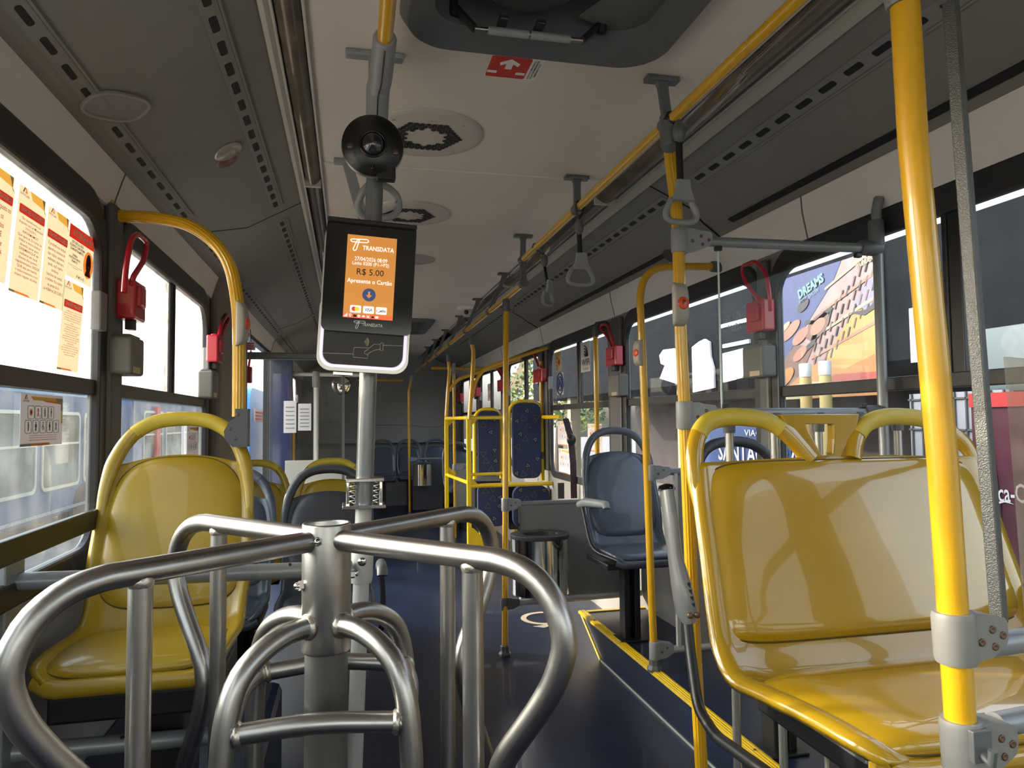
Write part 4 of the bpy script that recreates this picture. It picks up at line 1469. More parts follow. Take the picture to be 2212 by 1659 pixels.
# round camera unit higher on the post
DC = V((0.059, 1.87, 2.038))
nrm = V(-.02, -1, -.10).normalized()
dc = thing('camera_unit', 'black round camera unit with a glass dome on the grey post above the fare machine', 'camera', DC)
mb = MB().lathe(DC, nrm, [(.070, -.040), (.0785, -.030), (.0800, -.004), (.078, .0), (.050, .010), (.036, .012)], 48)
hs = mb.build('housing', mat('camera_black', (.012, .011, .010), .28), dc)
MB().lathe(DC, nrm, [(.0795, -.030), (.0815, -.026), (.0815, -.016), (.0800, -.012)], 48).build('chrome_band', STEEL, hs)
MB().lathe(DC, nrm, [(.036, .010), (.035, .016), (.030, .013), (.022, .006), (0, .006)], 32).build('lens_recess', BLACKG, hs)
dm = bpy.data.materials.new('dome_glass')
dm.use_nodes = True
dm.node_tree.nodes['Principled BSDF'].inputs['Base Color'].default_value = (.02, .02, .022, 1)
dm.node_tree.nodes['Principled BSDF'].inputs['Roughness'].default_value = .02
dm.node_tree.nodes['Principled BSDF'].inputs['Coat Weight'].default_value = 1
prof = [(.029 * math.cos(i / 8 * PI / 2), .010 + .022 * math.sin(i / 8 * PI / 2)) for i in range(9)]
prof[-1] = (0, .032)
MB().lathe(DC, nrm, prof, 32).build('dome_lens', dm, dc)
su = V(1, 0, 0)
sv = nrm.cross(su) * -1
sv = su.cross(nrm) * -1
mb = MB()
for (a, b, r) in ((-.058, -.008, .0085), (.060, -.016, .0085)):
    q = DC + X * a + Z * b
    mb.lathe(q + nrm * .0075, nrm, [(r, -.004), (r, .0012), (r * .8, .002), (0, .002)], 20)
mb.build('sensor_window', mat('sensor_brown', (.05, .035, .03), .25), hs)
mb = MB()
for (a, b) in ((-.056, .042), (.058, .036), (-.001, -.062)):
    mb.lathe(DC + X * a + Z * b + nrm * .004, nrm, [(.005, -.002), (.005, .002), (.002, .001), (0, .001)], 12)
mb.build('screw', BLACKG, hs)
mb = MB()
for loop in ([(0, 14), (8, 6), (118, 0), (132, 6), (130, 18), (118, 24), (62, 26), (10, 26)], [(66, 2), (50, 10), (22, 78), (26, 90), (36, 92), (46, 84), (60, 28)]):
    mb.tube([DC + nrm * .0085 + X * ((x - 66) * .00014) + Z * (.052 - y * .00014) + V(0, .0, 0) for x, y in loop], .0005, 5, 0, fillet=.001, closed=True)
mb.build('logo', PWHITE, hs)
mb = MB().box(DC + V(.035, .02, -.070), (.05, .03, .035))
mb.build('bracket_arm', BLACK, dc, bevel=.004)
# grey cable loop behind the post
clp = thing('cable_loop', 'grey hanging cable loop behind the post under the round camera unit', 'cable', (0.084, 2.05, 1.908))
cp = [(0.056, 1.98, 1.986), (0.101, 2, 1.987), (0.135, 2.02, 1.965), (0.142, 2.03, 1.935), (0.125, 2.03, 1.907), (0.089, 2.03, 1.899), (0.051, 2.03, 1.892), (0.029, 2.02, 1.905), (0.021, 2, 1.925), (0.033, 1.98, 1.955)]
MB().tube([V(p) + V(0, .035, 0) for p in cp], .0105, 12, fillet=.02, closed=True).build('cable', CLAMP, clp)
# slanting ceiling bracket on that side
lb = thing('rail_bracket', 'grey slanting ceiling bracket left of the round camera unit', 'bracket', (-.02, 2.82, 2.2))
a, b = V((-0.01, 2.82, 2.332)), V((0.049, 2.82, 2.113))
mb = MB().box((a.x, 2.82, 2.331), (.105, .038, .018))
d = (b - a).normalized()
mb.box((a + b) / 2, (.040, .020, (b - a).length), ax=(Y.cross(d).normalized(), Y, d))
mb.build('bracket', CLAMP, lb, bevel=.004)
MB().tube([b, b + V(0, 3.0, 0)], .0165, 12).build('rail', YP, lb)

# ------------------------------------------------------------------ ceiling fittings
def hatch(label, H, detail):
    x0, x1, y0, y1 = H
    t = thing('roof_hatch', label, 'roof hatch', ((x0 + x1) / 2, (y0 + y1) / 2, 2.30))
    m_ = mat('hatch_frame_grey', (.10, .105, .11), .5)
    o = rr(x0 - .05, y0 - .06, x1 + .06, y1 + .035, .13, 8)
    i1 = rr(x0 - .03, y0 - .04, x1 + .04, y1 + .018, .12, 8)
    n = rr(x0 + .03, y0 + .03, x1 - .03, y1 - .075, .09, 8)
    k = len(o)
    vs = [(x, y, 2.339) for x, y in o] + [(x, y, 2.305) for x, y in i1] + [(x, y, 2.325) for x, y in n] + [(x, y, 2.44) for x, y in n]
    fs = []
    for r in range(3):
        for j in range(k):
            fs.append((r * k + j, r * k + (j + 1) % k, (r + 1) * k + (j + 1) % k, (r + 1) * k + j))
    MB().add(vs, fs, 0, False).build('hatch_frame', m_, t)
    MB().box(((x0 + x1) / 2, (y0 + y1) / 2, 2.45), (x1 - x0, y1 - y0, .02)).build('hatch_lid', BLACK, t)
    if detail:
        ym = y1 - .10
        q0, q1 = V((0.307, 1.722, 2.3)), V((0.593, 1.721, 2.3))
        mb = MB().tube([q0, q1], .006, 10)
        hd = mb.build('release_bar', STEEL, t)
        MB().tube([q0 + (q1 - q0) * .12, q0 + (q1 - q0) * .49], .0105, 12).build('bar_grip', CLAMP, hd)
        MB().tube([q0 + (q1 - q0) * .51, q0 + (q1 - q0) * .88], .0105, 12).build('bar_grip', CLAMP, hd)
        for q, u in ((q0, (0.258, 1.749, 2.37)), (q1, (0.655, 1.741, 2.37))):
            mb = MB().tube([q, V(u)], .008, 8, rz=.013).lathe(V(u) + V(0, 0, -.03), Z, [(.012, 0), (.014, .01), (.012, .05)], 12)
            mb.build('link_arm', BLACK, t)
        c = V((0.42, 1.576, 2.33))
        MB().lathe(c + V(0, 0, .08), -Z, [(.13, 0), (.135, .03), (.12, .065), (.10, .08), (.085, .068), (.03, .072), (0, .072)], 32).build('fan_motor', mat('fan_black', (.035, .035, .036), .45), t)
        MB().box(c + V(.01, -.005, -.004), (.028, .020, .012)).build('red_tab', mat('tab_red', (.5, .02, .08), .4), t)
        MB().box((0.703, 1.634, 2.36), (.16, .24, .006), rot=Matrix.Rotation(.4, 3, 'Z')).build('flap', mat('flap_grey', (.10, .10, .10), .6), t)
        for u in ((0.375, 1.705, 2.315), (0.472, 1.706, 2.315)):
            MB().box(u, (.024, .05, .012)).build('clip', BLACK, t, bevel=.003)
    return t


hatch('grey rounded roof hatch with a release bar at the top of the photo', H1, True)
hatch('far roof hatch in the ceiling behind the fare machine', H2, False)


def ceiling_vent(label, c, r, hexes=True):
    t = thing('ceiling_vent', label, 'air vent', (c[0], c[1], 2.33))
    C_ = V(c[0], c[1], 2.3395)
    MB().lathe(C_, -Z, [(r, 0), (r * .99, .006), (r * .9, .010), (r * .25, .014), (0, .014)], 64).build('cover', mat('vent_cover_%d' % int(r * 1000 + c[1] * 10), (.50, .465, .42), .5), t)
    if not hexes:
        return t
    mb = MB()
    hr_ = r * .050
    st = hr_ * 1.98
    n = int(r / st) + 2
    for i in range(-n * 2, n * 2 + 1):
        for j in range(-n * 2, n * 2 + 1):
            x, y = (i + .5 * (j % 2)) * st, j * st * .866
            d = math.hypot(x, y)
            if r * .345 < d < r * .60:
                z = .0110 + .0045 * (r * .9 - d) / (r * .65)
                mb.prism([(hr_ * math.cos(rad(60 * k + 30)), hr_ * math.sin(rad(60 * k + 30))) for k in range(6)], C_ + V(x, y, -z), X, -Y, .0008, 0)
    mb.build('grille', SLOT, t)
    for k in range(4):
        MB().lathe(C_ + V(math.cos(rad(45 + 90 * k)) * r * .82, math.sin(rad(45 + 90 * k)) * r * .82, -.010), -Z, [(.005, -.003), (.005, .002), (0, .002)], 8).build('screw', CREAM, t)
    return t


ceiling_vent('round ceiling vent with a honeycomb ring beside the round camera unit', (.264, 2.50), .208)
ceiling_vent('round ceiling vent with a honeycomb ring farther back, above the fare machine', (.285, 3.49), .205)
MB().lathe((0.43, 4.489, 2.34), -Z, [(.13, 0), (.128, .004), (0, .005)], 40)
t = thing('ceiling_cover', 'plain grey round cover on the ceiling right of the fare machine', 'ceiling cover', (0.383, 4.455, 2.33))
MB().lathe((0.386, 4.497, 2.34), -Z, [(.15, 0), (.148, .004), (0, .005)], 40).build('cover', mat('cover_grey', (.34, .33, .32), .5), t)
t = thing('dome_camera', 'small white dome camera on the ceiling beside the row of handrail brackets', 'camera', (1.053, 6.384, 2.33))
q = V((1.041, 6.309, 2.339))
MB().lathe(q, -Z, [(.10, 0), (.10, .02), (.07, .03)], 24).build('base', COVE, t)
MB().lathe(q + V(0, 0, -.03), -Z, [(.065, 0), (.06, .03), (.04, .055), (0, .065)], 20).build('dome', CREAM, t)
MB().lathe(q + V(-.02, -.05, -.055), (-.2, -1, -.4), [(.022, 0), (.018, .012), (0, .012)], 12).build('lens', BLACK, t)

# emergency exit sign
sg = thing('exit_sign', 'red and white emergency exit sticker with an arrow on the ceiling below the roof hatch', 'sign', (.468, 1.965, 2.339))
sx, sy_ = V(1, -.02, 0).normalized(), V(.0, 1, 0)
so_ = V(.3885, 2.035, 2.3385)
SN = lambda a, b: so_ + V(a, -b, 0)     # a to the right, b towards the top of the sign (nearer)
mb = MB()
UXs, UYs = V(1, 0, 0), V(0, -1, 0)
mb.prism(rr(0, 0, .158, .128, .010, 4), so_ + V(0, 0, .0002), UXs, UYs, .0006, 0)
mb.prism(rr(.003, .003, .122, .125, .008, 4), so_ + V(0, 0, -.0005), UXs, UYs, .0003, 1)
mb.prism([(-.010, 0), (.010, 0), (.010, .030), (.026, .018), (.030, .034), (0, .058), (-.030, .034), (-.026, .018), (-.010, .030)], so_ + V(.062, -.055, -.0009), UXs, UYs, .0003, 0)
mb.box(so_ + V(.019, -.034, -.0012), (.028, .014, .0004), 0).box(so_ + V(.104, -.034, -.0012), (.028, .014, .0004), 0)
for i, s in enumerate(('SA\u00cdDA DE EMERG\u00caNCIA', 'SALIDA DE EMERGENCIA', 'EMERGENCY EXIT')):
    text(mb, s, so_ + V(.1305 + .0095 * i, -.064, -.0006), UYs, -UXs, w=.112 if i < 2 else .080, h=.0062, m=2, bold=.01)
mb.build('sticker', [PWHITE, PRED, PBLACK], sg)

# speaker grilles, reading light on the left duct, small studs
spk = thing('speaker_grille', 'grey oblong speaker grille on the ceiling duct above the notices', 'speaker', (-0.57, 1.912, 2.107))
NL = V(.262, 0, -.42).normalized()
UL = V(0, 1, 0)
WL = UL.cross(NL)
mb = MB()
oc = V((-0.572, 1.916, 2.108))
# rounded lens shape, wide along the bus
pts = []
for i in range(48):
    a = 2 * PI * i / 48
    pts.append((.118 * math.copysign(abs(math.cos(a)) ** .75, math.cos(a)), .052 * math.copysign(abs(math.sin(a)) ** .75, math.sin(a))))
A1 = (V((-0.526, 2.007, 2.137)) - V((-0.611, 1.831, 2.084)))
uxs = A1.normalized()
uys = NL.cross(uxs)
h2 = A1.length / 2
pts = [(x / .118 * h2, y / .052 * h2 * .50) for x, y in pts]
inn_ = [(x * .93, y * .86) for x, y in pts]
mb.ring(pts, inn_, oc, uxs, uys, .010, 0)
mb.build('rim', mat('speaker_rim', (.28, .26, .26), .5), spk, bevel=.002)
sm = mat('speaker_mesh', (.26, .24, .24), .7, bump=1.0, bscale=700)
MB().prism(inn_, oc, uxs, uys, .005, 0).build('mesh', sm, spk)
rl = thing('ceiling_spot', 'small round glass lamp on the dark ceiling duct, with a pinkish cap below', 'ceiling light', (-0.397, 2.479, 2.215))
oc = V((-0.397, 2.477, 2.217))
r_ = (V((-0.354, 2.481, 2.244)) - V((-0.44, 2.474, 2.191))).length / 2
mb = MB().lathe(oc, NL, [(r_, 0), (r_, .004), (r_ * .85, .010), (r_ * .6, .007), (r_ * .55, .012), (r_ * .3, .014), (0, .014)], 32)
mb.build('lamp_ring', mat('lamp_glass', (.32, .29, .24), .2, coat=.5), rl)
mb = MB().lathe(oc + (V((-0.413, 2.558, 2.207)) - oc) * .9, NL, [(r_ * .75, 0), (r_ * .70, .004), (0, .005)], 24)
mb.build('pink_cap', mat('cap_pink', (.16, .05, .065), .4), rl)
t = thing('speaker_grille', 'dark round speaker in the ceiling duct above the arched pole', 'speaker', (1.664, 3.339, 2.141))
NR = V(-.17, 0, -.37).normalized()
MB().lathe((1.664, 3.365, 2.144), NR, [(.085, 0), (.083, .006), (.06, .008), (0, .006)], 32).build('rim', mat('speaker_dark', (.05, .05, .05), .6, bump=.6, bscale=600), t)
for i, (u, lab) in enumerate((((-0.663, 2.999, 2.051), ''),)):
    pass

# ------------------------------------------------------------------ strap handles
def strap(label, top, y, ball, ring_c, w, hh, tw=0.0):
    """loop strap over the handrail, a bead, a second strap and a triangular grip"""
    top, ball, rc = V(top), V(ball), V(ring_c)
    t = thing('strap_handle', label, 'strap handle', rc - V(0, 0, hh / 2), 'strap handles on the overhead rail')
    c, s = math.cos(tw), math.sin(tw)
    ux = V(c, s, 0)
    mb = MB()
    bt = ball + V(0, 0, .028)
    lp = [bt, bt * .5 + (top + V(-.024, 0, 0)) * .5, top + V(-.021, 0, .0), top + V(-.014, 0, .017), top + V(0, 0, .0215), top + V(.014, 0, .017), top + V(.021, 0, 0), bt * .5 + (top + V(.024, 0, 0)) * .5, bt]
    mb.tube(lp, .0025, 8, rz=.010, hint=(1, 0, .2))
    mb.tube([ball - V(0, 0, .02), rc + V(0, 0, hh * .70)], .011, 8, rz=.003, hint=(c, s, 0))
    mb.build('webbing', BLACK, t)
    MB().lathe(ball + V(0, 0, -.032), Z, [(.006, 0), (.016, .010), (.020, .030), (.016, .05), (.007, .064)], 16).build('bead', CLAMPD, t)
    g = []
    for x, z in ((-.06 * w, .62 * hh), (.06 * w, .62 * hh)):
        pass
    P_ = [(-.12, .62), (-.30, .22), (-.47, -.12), (-.46, -.30), (-.30, -.40), (0, -.42), (.30, -.40), (.46, -.30), (.47, -.12), (.30, .22), (.12, .62)]
    mb = MB().tube([rc + ux * (x * w) + Z * (z * hh) for x, z in P_[1:-1]] , .0085, 12, fillet=.012, closed=False, rz=.010)
    mb.tube([rc + ux * (-.30 * w) + Z * (.22 * hh), rc + ux * (0) + Z * (.34 * hh), rc + ux * (.30 * w) + Z * (.22 * hh)], .0085, 12, fillet=.03)
    n = ux.cross(Z)
    mb.prism([(-.31 * w, .18 * hh), (.31 * w, .18 * hh), (.20 * w, .52 * hh), (.185 * w, .78 * hh), (-.185 * w, .78 * hh), (-.20 * w, .52 * hh)][::-1], rc - n * -.008, ux, Z, .016)
    mb.build('grip', CLAMP, t, bevel=.004)
    return t


strap('strap handle hanging in front of the ribbed pole', (.931, 1.905, RZ1), 1.9, (0.94, 1.88, 2.15), (0.942, 1.88, 1.923), .105, .10)
strap('strap handle hanging freely between the second and third ceiling brackets', (.936, 2.78, RZ1), 2.78, (0.93, 2.78, 2.111), (0.933, 2.78, 1.913), .118, .108)
strap('smallest strap handle, turned sideways, under the third ceiling bracket', (.937, 3.50, RZ1), 3.5, (0.98, 3.5, 2.132), (0.995, 3.5, 1.947), .075, .105, .5)

# ------------------------------------------------------------------ emergency hammers and boxes on the pillars
def hammer(label, lx, s, P_body, w, h, loop, box=None, boxlab=None, boxw=.07, boxh=.14, mul=1.0):
    """red window hammer: body box and wire loop, on wall side s"""
    c = V(P_body)
    t = thing('window_hammer', label, 'emergency hammer', c - V(0, 0, h / 2), 'red emergency window hammers')
    mb = MB().box(c, (.055, w, h))
    mb.box(c + V(s * .030, -w * .1, h * .1), (.02, w * .5, h * .55))
    mb.box(c + V(0, 0, h * .52), (.03, w * .45, h * .12))
    b = mb.build('hammer_body', REDP, t, bevel=.012 if h > .1 else .006, seg=3)
    MB().tube([V(p) for p in loop], .0085 * mul, 10, fillet=.03).build('hammer_handle', REDP, t)
    MB().box(c + V(0, 0, -h * .62), (.025, w * .3, h * .25)).build('clip', BLACK, t, bevel=.003)
    if box:
        q = V(box)
        t2 = thing('pillar_box', boxlab, 'box', q - V(0, 0, boxh / 2), 'grey boxes on the window pillars')
        MB().box(q, (.07, boxw, boxh)).build('case', mat('pillar_box_grey_%d' % len(bpy.data.materials), (.13, .13, .115), .5), t2, bevel=.010, seg=3)
        MB().box(q + V(s * .036, -boxw * .15, -boxh * .38), (.002, boxw * .5, boxh * .16)).build('sticker', PAPER, t2)
        MB().box(q + V(0, 0, boxh * .51), (.05, boxw * .8, .01)).build('lid', PILLAR, t2, bevel=.002)


hammer('red emergency hammer on the pillar right of the beige notices', 0, 1, (-0.655, 2.373, 1.686), .115, .118,
       [(-0.63, 2.215, 1.687), (-0.63, 2.228, 1.766), (-0.63, 2.272, 1.858), (-0.63, 2.336, 1.889), (-0.63, 2.442, 1.891), (-0.63, 2.414, 1.828), (-0.63, 2.301, 1.75), (-0.64, 2.32, 1.729)],
       (-0.66, 2.35, 1.515), 'grey box under the red hammer beside the single yellow seat', .13, .115)
hammer('red emergency hammer on the pillar beyond the second window, left of the yellow arch', 0, 1, (-0.66, 3.798, 1.68), .14, .135,
       [(-0.64, 3.755, 1.723), (-0.64, 3.854, 1.817), (-0.64, 4.019, 1.889), (-0.64, 4.124, 1.892), (-0.64, 3.938, 1.799), (-0.64, 3.807, 1.721)],
       (-0.67, 3.697, 1.496), 'bluish grey box low on the pillar beyond the second window', .16, .13)
hammer('red emergency hammer seen through the clear sheet behind the double yellow seat', 0, -1, (1.655, 2.615, 1.728), .13, .128,
       [(1.64, 2.519, 1.736), (1.63, 2.504, 1.793), (1.63, 2.525, 1.89), (1.63, 2.598, 1.957), (1.63, 2.701, 1.956), (1.63, 2.696, 1.915), (1.63, 2.655, 1.858), (1.64, 2.595, 1.794)],
       (1.66, 2.639, 1.542), 'grey box under the red hammer behind the clear sheet', .15, .13)
hammer('red emergency hammer right of the WIFI sticker', 0, -1, (1.66, 4.29, 1.714), .18, .125,
       [(1.64, 4.276, 1.766), (1.64, 4.356, 1.847), (1.64, 4.493, 1.925), (1.64, 4.438, 1.946), (1.64, 4.344, 1.921), (1.64, 4.257, 1.814), (1.64, 4.235, 1.762)],
       (1.665, 4.247, 1.524), 'pale grey box under the red hammer right of the WIFI sticker', .18, .14)
hammer('red emergency hammer behind the wall pole beyond the WIFI window', 0, -1, (1.665, 6.129, 1.705), .30, .12,
       [(1.65, 6.133, 1.797), (1.65, 6.227, 1.867), (1.65, 6.308, 1.93), (1.65, 6.175, 1.938), (1.65, 6.083, 1.855), (1.65, 6.055, 1.77)], mul=1.3)
hammer('red emergency hammer seen just left of the slim yellow pole', 0, -1, (1.665, 7.702, 1.701), .40, .13,
       [(1.65, 7.726, 1.806), (1.65, 7.925, 1.893), (1.65, 7.872, 1.91), (1.65, 7.7, 1.835), (1.65, 7.629, 1.779)], mul=1.4)
hammer('red emergency hammer between the wheelchair bay arch and its frame pole', 0, -1, (1.665, 9.452, 1.69), .45, .12,
       [(1.65, 9.293, 1.745), (1.65, 9.327, 1.796), (1.65, 9.433, 1.826), (1.65, 9.472, 1.766)], mul=1.4)
hammer('farthest red emergency hammer, near the rear corner', 0, -1, (1.665, 10.948, 1.664), .55, .125,
       [(1.65, 10.941, 1.75), (1.65, 11.135, 1.802), (1.65, 11.036, 1.826), (1.65, 10.845, 1.76)], mul=1.4)

# ------------------------------------------------------------------ litter bins
def litter_bin(label, c, w, d, h):
    c = V(c)
    t = thing('litter_bin', label, 'litter bin', c)
    mb = MB()
    o = rr(-w / 2, -d / 2, w / 2, d / 2, d * .48, 8)
    i = rr(-w * .30, -d * .26, w * .30, d * .26, d * .24, 8)
    k = len(o)
    mb.prism(o, c, X, Y, h - .012)
    b = mb.build('body', CHROME, t, bevel=.004)
    b.data.polygons.foreach_set('use_smooth', [len(p.vertices) == 4 for p in b.data.polygons])
    mb = MB().ring([(x * 1.01, y * 1.01) for x, y in o], i, c + V(0, 0, h - .012), X, Y, .022)
    mb.build('lid', mat('bin_lid_%d' % len(bpy.data.materials), (.04, .042, .048), .45), t, bevel=.003)
    MB().prism(i, c + V(0, 0, h - .0115), X, Y, .001).build('opening', STEEL, t)
    if w > .3:
        mb = MB()
        for j in range(9):
            mb.box(c + V(.07 + .008 * j, -d / 2 - .0006, h * .56), (.0022, .0008, .06 if j % 3 else .075))
        mb.build('etched_mark', PGREY, b)
    return t


bt, bb = V((1.037, 3.9, 0.64)), V((0.994, 3.8, 0.358))
litter_bin('chrome litter bin hanging on the grey partition panel', (1.035, 3.86, bb.z), .325, .28, bt.z - bb.z + .03)
litter_bin('small far chrome litter bin in front of the rear seats', (.98, 9.87, .43), .27, .20, .30)

# wheelchair symbol on the floor
ws = thing('floor_symbol', 'pale wheelchair symbol printed on the navy floor', 'floor marking', (1.25, 3.62, .001))
fc = V((1.228, 4.618, 0.001))
fl_ = V((1.112, 4.661, 0.001))
r_ = (fc - fl_).length * 1.25
fc = V((1.258, 4.61, 0.001))
mb = MB()
oa = [(r_ * math.cos(rad(a)), r_ * math.sin(rad(a))) for a in range(20, 301, 10)]
ia = [(r_ * .76 * math.cos(rad(a)), r_ * .76 * math.sin(rad(a))) for a in range(20, 301, 10)]
n = len(oa)
mb.add([fc + V(x, y, .0012) for x, y in oa] + [fc + V(x, y, .0012) for x, y in ia], [(i, i + 1, n + i + 1, n + i) for i in range(n - 1)])
q = [(1.135, 4.442, 0.002), (1.206, 4.455, 0.002), (1.304, 4.538, 0.002), (1.284, 4.622, 0.002), (1.293, 4.702, 0.002), (1.391, 4.628, 0.002), (1.35, 4.492, 0.002), (1.201, 4.394, 0.002)]
mb.add([V(p) for p in q], [tuple(range(len(q)))])
mb.build('symbol', mat('floor_print', (.42, .38, .30), .5), ws)
# ------------------------------------------------------------------ notices and stickers
PX_ = paper('print_text_red', (.42, .02, .012), .3)


def wallframe(side):
    return (Y, Z) if side < 0 else (-Y, Z)


def emblem(mb, o, ux, uy, s, mk, mo, words=True):
    """small roof-shaped emblem, a dark left stroke and an orange right one, with its caption"""
    o = V(o)
    mb.flat([(-.5 * s, 0), (-.1 * s, .62 * s), (.12 * s, .62 * s), (-.22 * s, 0)], o, ux, uy, .0005, mk)
    mb.flat([(.02 * s, .45 * s), (.14 * s, .62 * s), (.5 * s, 0), (-.02 * s, 0), (.14 * s, .2 * s)], o, ux, uy, .0005, mo)
    if words:
        text(mb, 'SANTACLARA', o - uy * (.22 * s), ux, uy, w=1.9 * s, h=.24 * s, m=mk, bold=.02)


def notice(label, tl, w, h, side, head, lines, red=.0, tilt=0.0, hy=.26, lh=.021, small=False, x=None, group=None):
    ux, uy = wallframe(side)
    if side < 0:
        uy = V(0, .17, 1).normalized()
    ux, uy = (ux * math.cos(tilt) + uy * math.sin(tilt)), (uy * math.cos(tilt) - ux * math.sin(tilt))
    tl = V(tl)
    t = thing('notice', label, 'notice', tl + ux * (w / 2) - uy * h, group)
    n = ux.cross(uy)
    bl = tl - uy * h
    mb = MB()
    mb.flat([(0, 0), (w, 0), (w, h * .86), (w * .92, h * .90), (w * .92, h), (0, h)], bl, ux, uy, .0, 0)
    mb.flat([(w * .92, h * .88), (w, h * .86), (w, h), (w * .80, h)], bl, ux, uy, .0004, 3)
    mb.flat([(w * .36, h), (w * .80, h), (w * .92, h * .90), (w * .46, h * .92)], bl, ux, uy, .0006, 2)
    mb.flat([(0, 0), (w * .2, 0), (w * .16, h * .022), (0, h * .022)], bl, ux, uy, .0006, 3)
    mb.flat([(w * .2, 0), (w * .72, 0), (w * .62, h * .022), (w * .16, h * .022)], bl, ux, uy, .0006, 4)
    p = mb.build('paper', [PAPER, NRED, NYEL, NGREY, NORANGE], t)
    mb = MB()
    emblem(mb, tl + ux * (w * .18) - uy * (h * .055) + n * .001, ux, uy, w * .17, 3, 4)
    hh = h * .085
    hc = tl + ux * (w * .5) - uy * (h * hy) + n * .001
    mb.flat(rr(-w * .45, -hh / 2, w * .45, hh / 2, .004, 3), hc, ux, uy, .0002, 6)
    text(mb, head, hc + n * .0007, ux, uy, w=w * .80, h=hh * .55, m=5, bold=.02)
    cc = h - h * hy - hh
    body = '\n'.join(lines)
    hgt = cc * (.80 if not small else .78)
    text(mb, body, tl + ux * (w * .5) - uy * (h * hy + hh * .8 + hgt / 2) + n * .001, ux, uy, w=w * .84, h=hgt, m=1, sp=1.15, bold=.006)
    mb.build('printing', [PAPER, PX_, NYEL, NGREY, NORANGE, PWHITE, NRED], p)
    return t


xw = -.712
zt1 = 1.832
NG = 'notices on the side window'
notice('beige notice about students and the driver, cut off by the photo edge', (xw, 1.578, 1.848), .156, .243, -1, 'SENHORES PASSAGEIROS',
       ['Conforme o disposto no', 'Lei 18.004, os', 'vendedores dos', 'ESTUDANTE', 'deve apresentar', 'ao MOTORISTA', 'antes da roleta'], hy=.235, group=NG)
notice('beige notice with SENHORES PASSAGEIROS and large red text about 22 horas', (xw, 1.750, 1.845), .148, .250, -1, 'SENHORES PASSAGEIROS',
       ['Em atendimento ao', 'disposto na Lei Municipal', '3.915/2011,', 'INFORMAMOS:', 'Que ap\u00f3s as 22 horas os', '\u00f4nibus e micro-\u00f4nibus', 'dever\u00e3o parar para', 'DESEMBARQUE de', 'mulheres em local', 'diverso dos pontos', 'regulamentados, DESDE',
        'QUE seja permetido', 'o estacionamento e no', 'trajeto regular da linha.'], hy=.215, group=NG)
notice('beige notice with SENHORES PASSAGEIROS forbidding loud radios', (xw, 1.905, 1.843), .138, .248, -1, 'SENHORES PASSAGEIROS',
       ['\u00c9 proibido nos \u00f4nibus', 'aparelhos sonoros do', 'tipo r\u00e1dios, celulares,', 'walkmans, diskmans,', 'ipods, mp3, mp4 e', 'similares.', 'Use fone de ouvido,', 'o infrator fica sujeito', 'as penas da lei.', 'Lei 4.064 de 20/12/2012'], hy=.275, group=NG)
notice('narrow beige notice with small print, lowest on the window', (xw, 2.014, 1.684), .142, .238, -1, 'SENHORES PASSAGEIROS',
       ['-Lei Municipal N 5.209, de 17 de', 'outubro de 2023, estabelece normas', 'para o Desembarque de Pessoas com', 'Defici\u00eancia e Mobilidade Reduzida', 'no Transporte Coletivo de Foz do', 'Igua\u00e7u.', '-Os motoristas dever\u00e3o parar os',
        '\u00f4nibus para possibilitar o', 'desembarque, mediante pr\u00e9via', 'solicita\u00e7\u00e3o da pessoa, em qualquer', 'local onde seja permitido', 'estacionamento, no trajeto regular', 'da respectiva linha, mesmo que nele', 'n\u00e3o haja ponto de parada', 'regulamentada.',
        '- Na impossibilidade de parada', 'para desembarque no local indicado', 'pelo usu\u00e1rio, dever\u00e1 ser observado', 'pelo condutor o local mais', 'pr\u00f3ximo ao indicado.'], small=True, group=NG)
# red ATENCAO notice
at_ = thing('notice', 'notice with a red heading ATENCAO and a round portrait of a dark haired woman', 'notice', (xw, 2.1, 1.695), NG)
ZS = V(0, .17, 1).normalized()
o = V(xw, 2.018, 1.695)
w, h = .183, .145
mb = MB().flat([(0, 0), (w, 0), (w, h), (0, h)], o, Y, ZS, .0, 0).flat([(0, h * .74), (w, h * .74), (w, h), (0, h)], o, Y, ZS, .0006, 1)
p = mb.build('paper', [PAPER, NRED], at_)
mb = MB()
text(mb, 'ATEN\u00c7\u00c3O', o + Y * (w * .52) + ZS * (h * .87) + X * .0012, Y, ZS, w=w * .82, h=h * .19, m=0, bold=.03)
text(mb, 'ESTE VE\u00cdCULO EST\u00c1\nEQUIPADO COM SISTEMA\nDE MONITORAMENTO.', o + Y * (w * .33) + ZS * (h * .62) + X * .0009, Y, ZS, w=w * .58, h=h * .20, m=1, bold=.03)
text(mb, 'SORRIA,\nVOC\u00ca EST\u00c1 SENDO\nFILMADO!', o + Y * (w * .26) + ZS * (h * .38) + X * .0009, Y, ZS, w=w * .44, h=h * .16, m=1, bold=.03)
text(mb, 'as imagens do ve\u00edculo s\u00e3o gravadas\ne monitoradas', o + Y * (w * .30) + ZS * (h * .22) + X * .0009, Y, ZS, w=w * .54, h=h * .06, m=1)
text(mb, 'M O A E', o + Y * (w * .56) + ZS * (h * .07) + X * .0009, Y, ZS, w=w * .22, h=h * .06, m=1, bold=.02)
emblem(mb, o + Y * (w * .40) + ZS * (h * .05) + X * .0009, Y, ZS, w * .07, 1, 4, False)
mb.flat(circ(w * .80, h * .40, w * .20, 32, h * .27), o + X * .0009, Y, ZS, .0002, 2)
mb.flat(circ(w * .80, h * .42, w * .105, 24, h * .20), o + X * .0014, Y, ZS, .0002, 1)
mb.flat([(w * .68, h * .17), (w * .92, h * .17), (w * .88, h * .27), (w * .72, h * .27)], o + X * .0014, Y, ZS, .0002, 1)
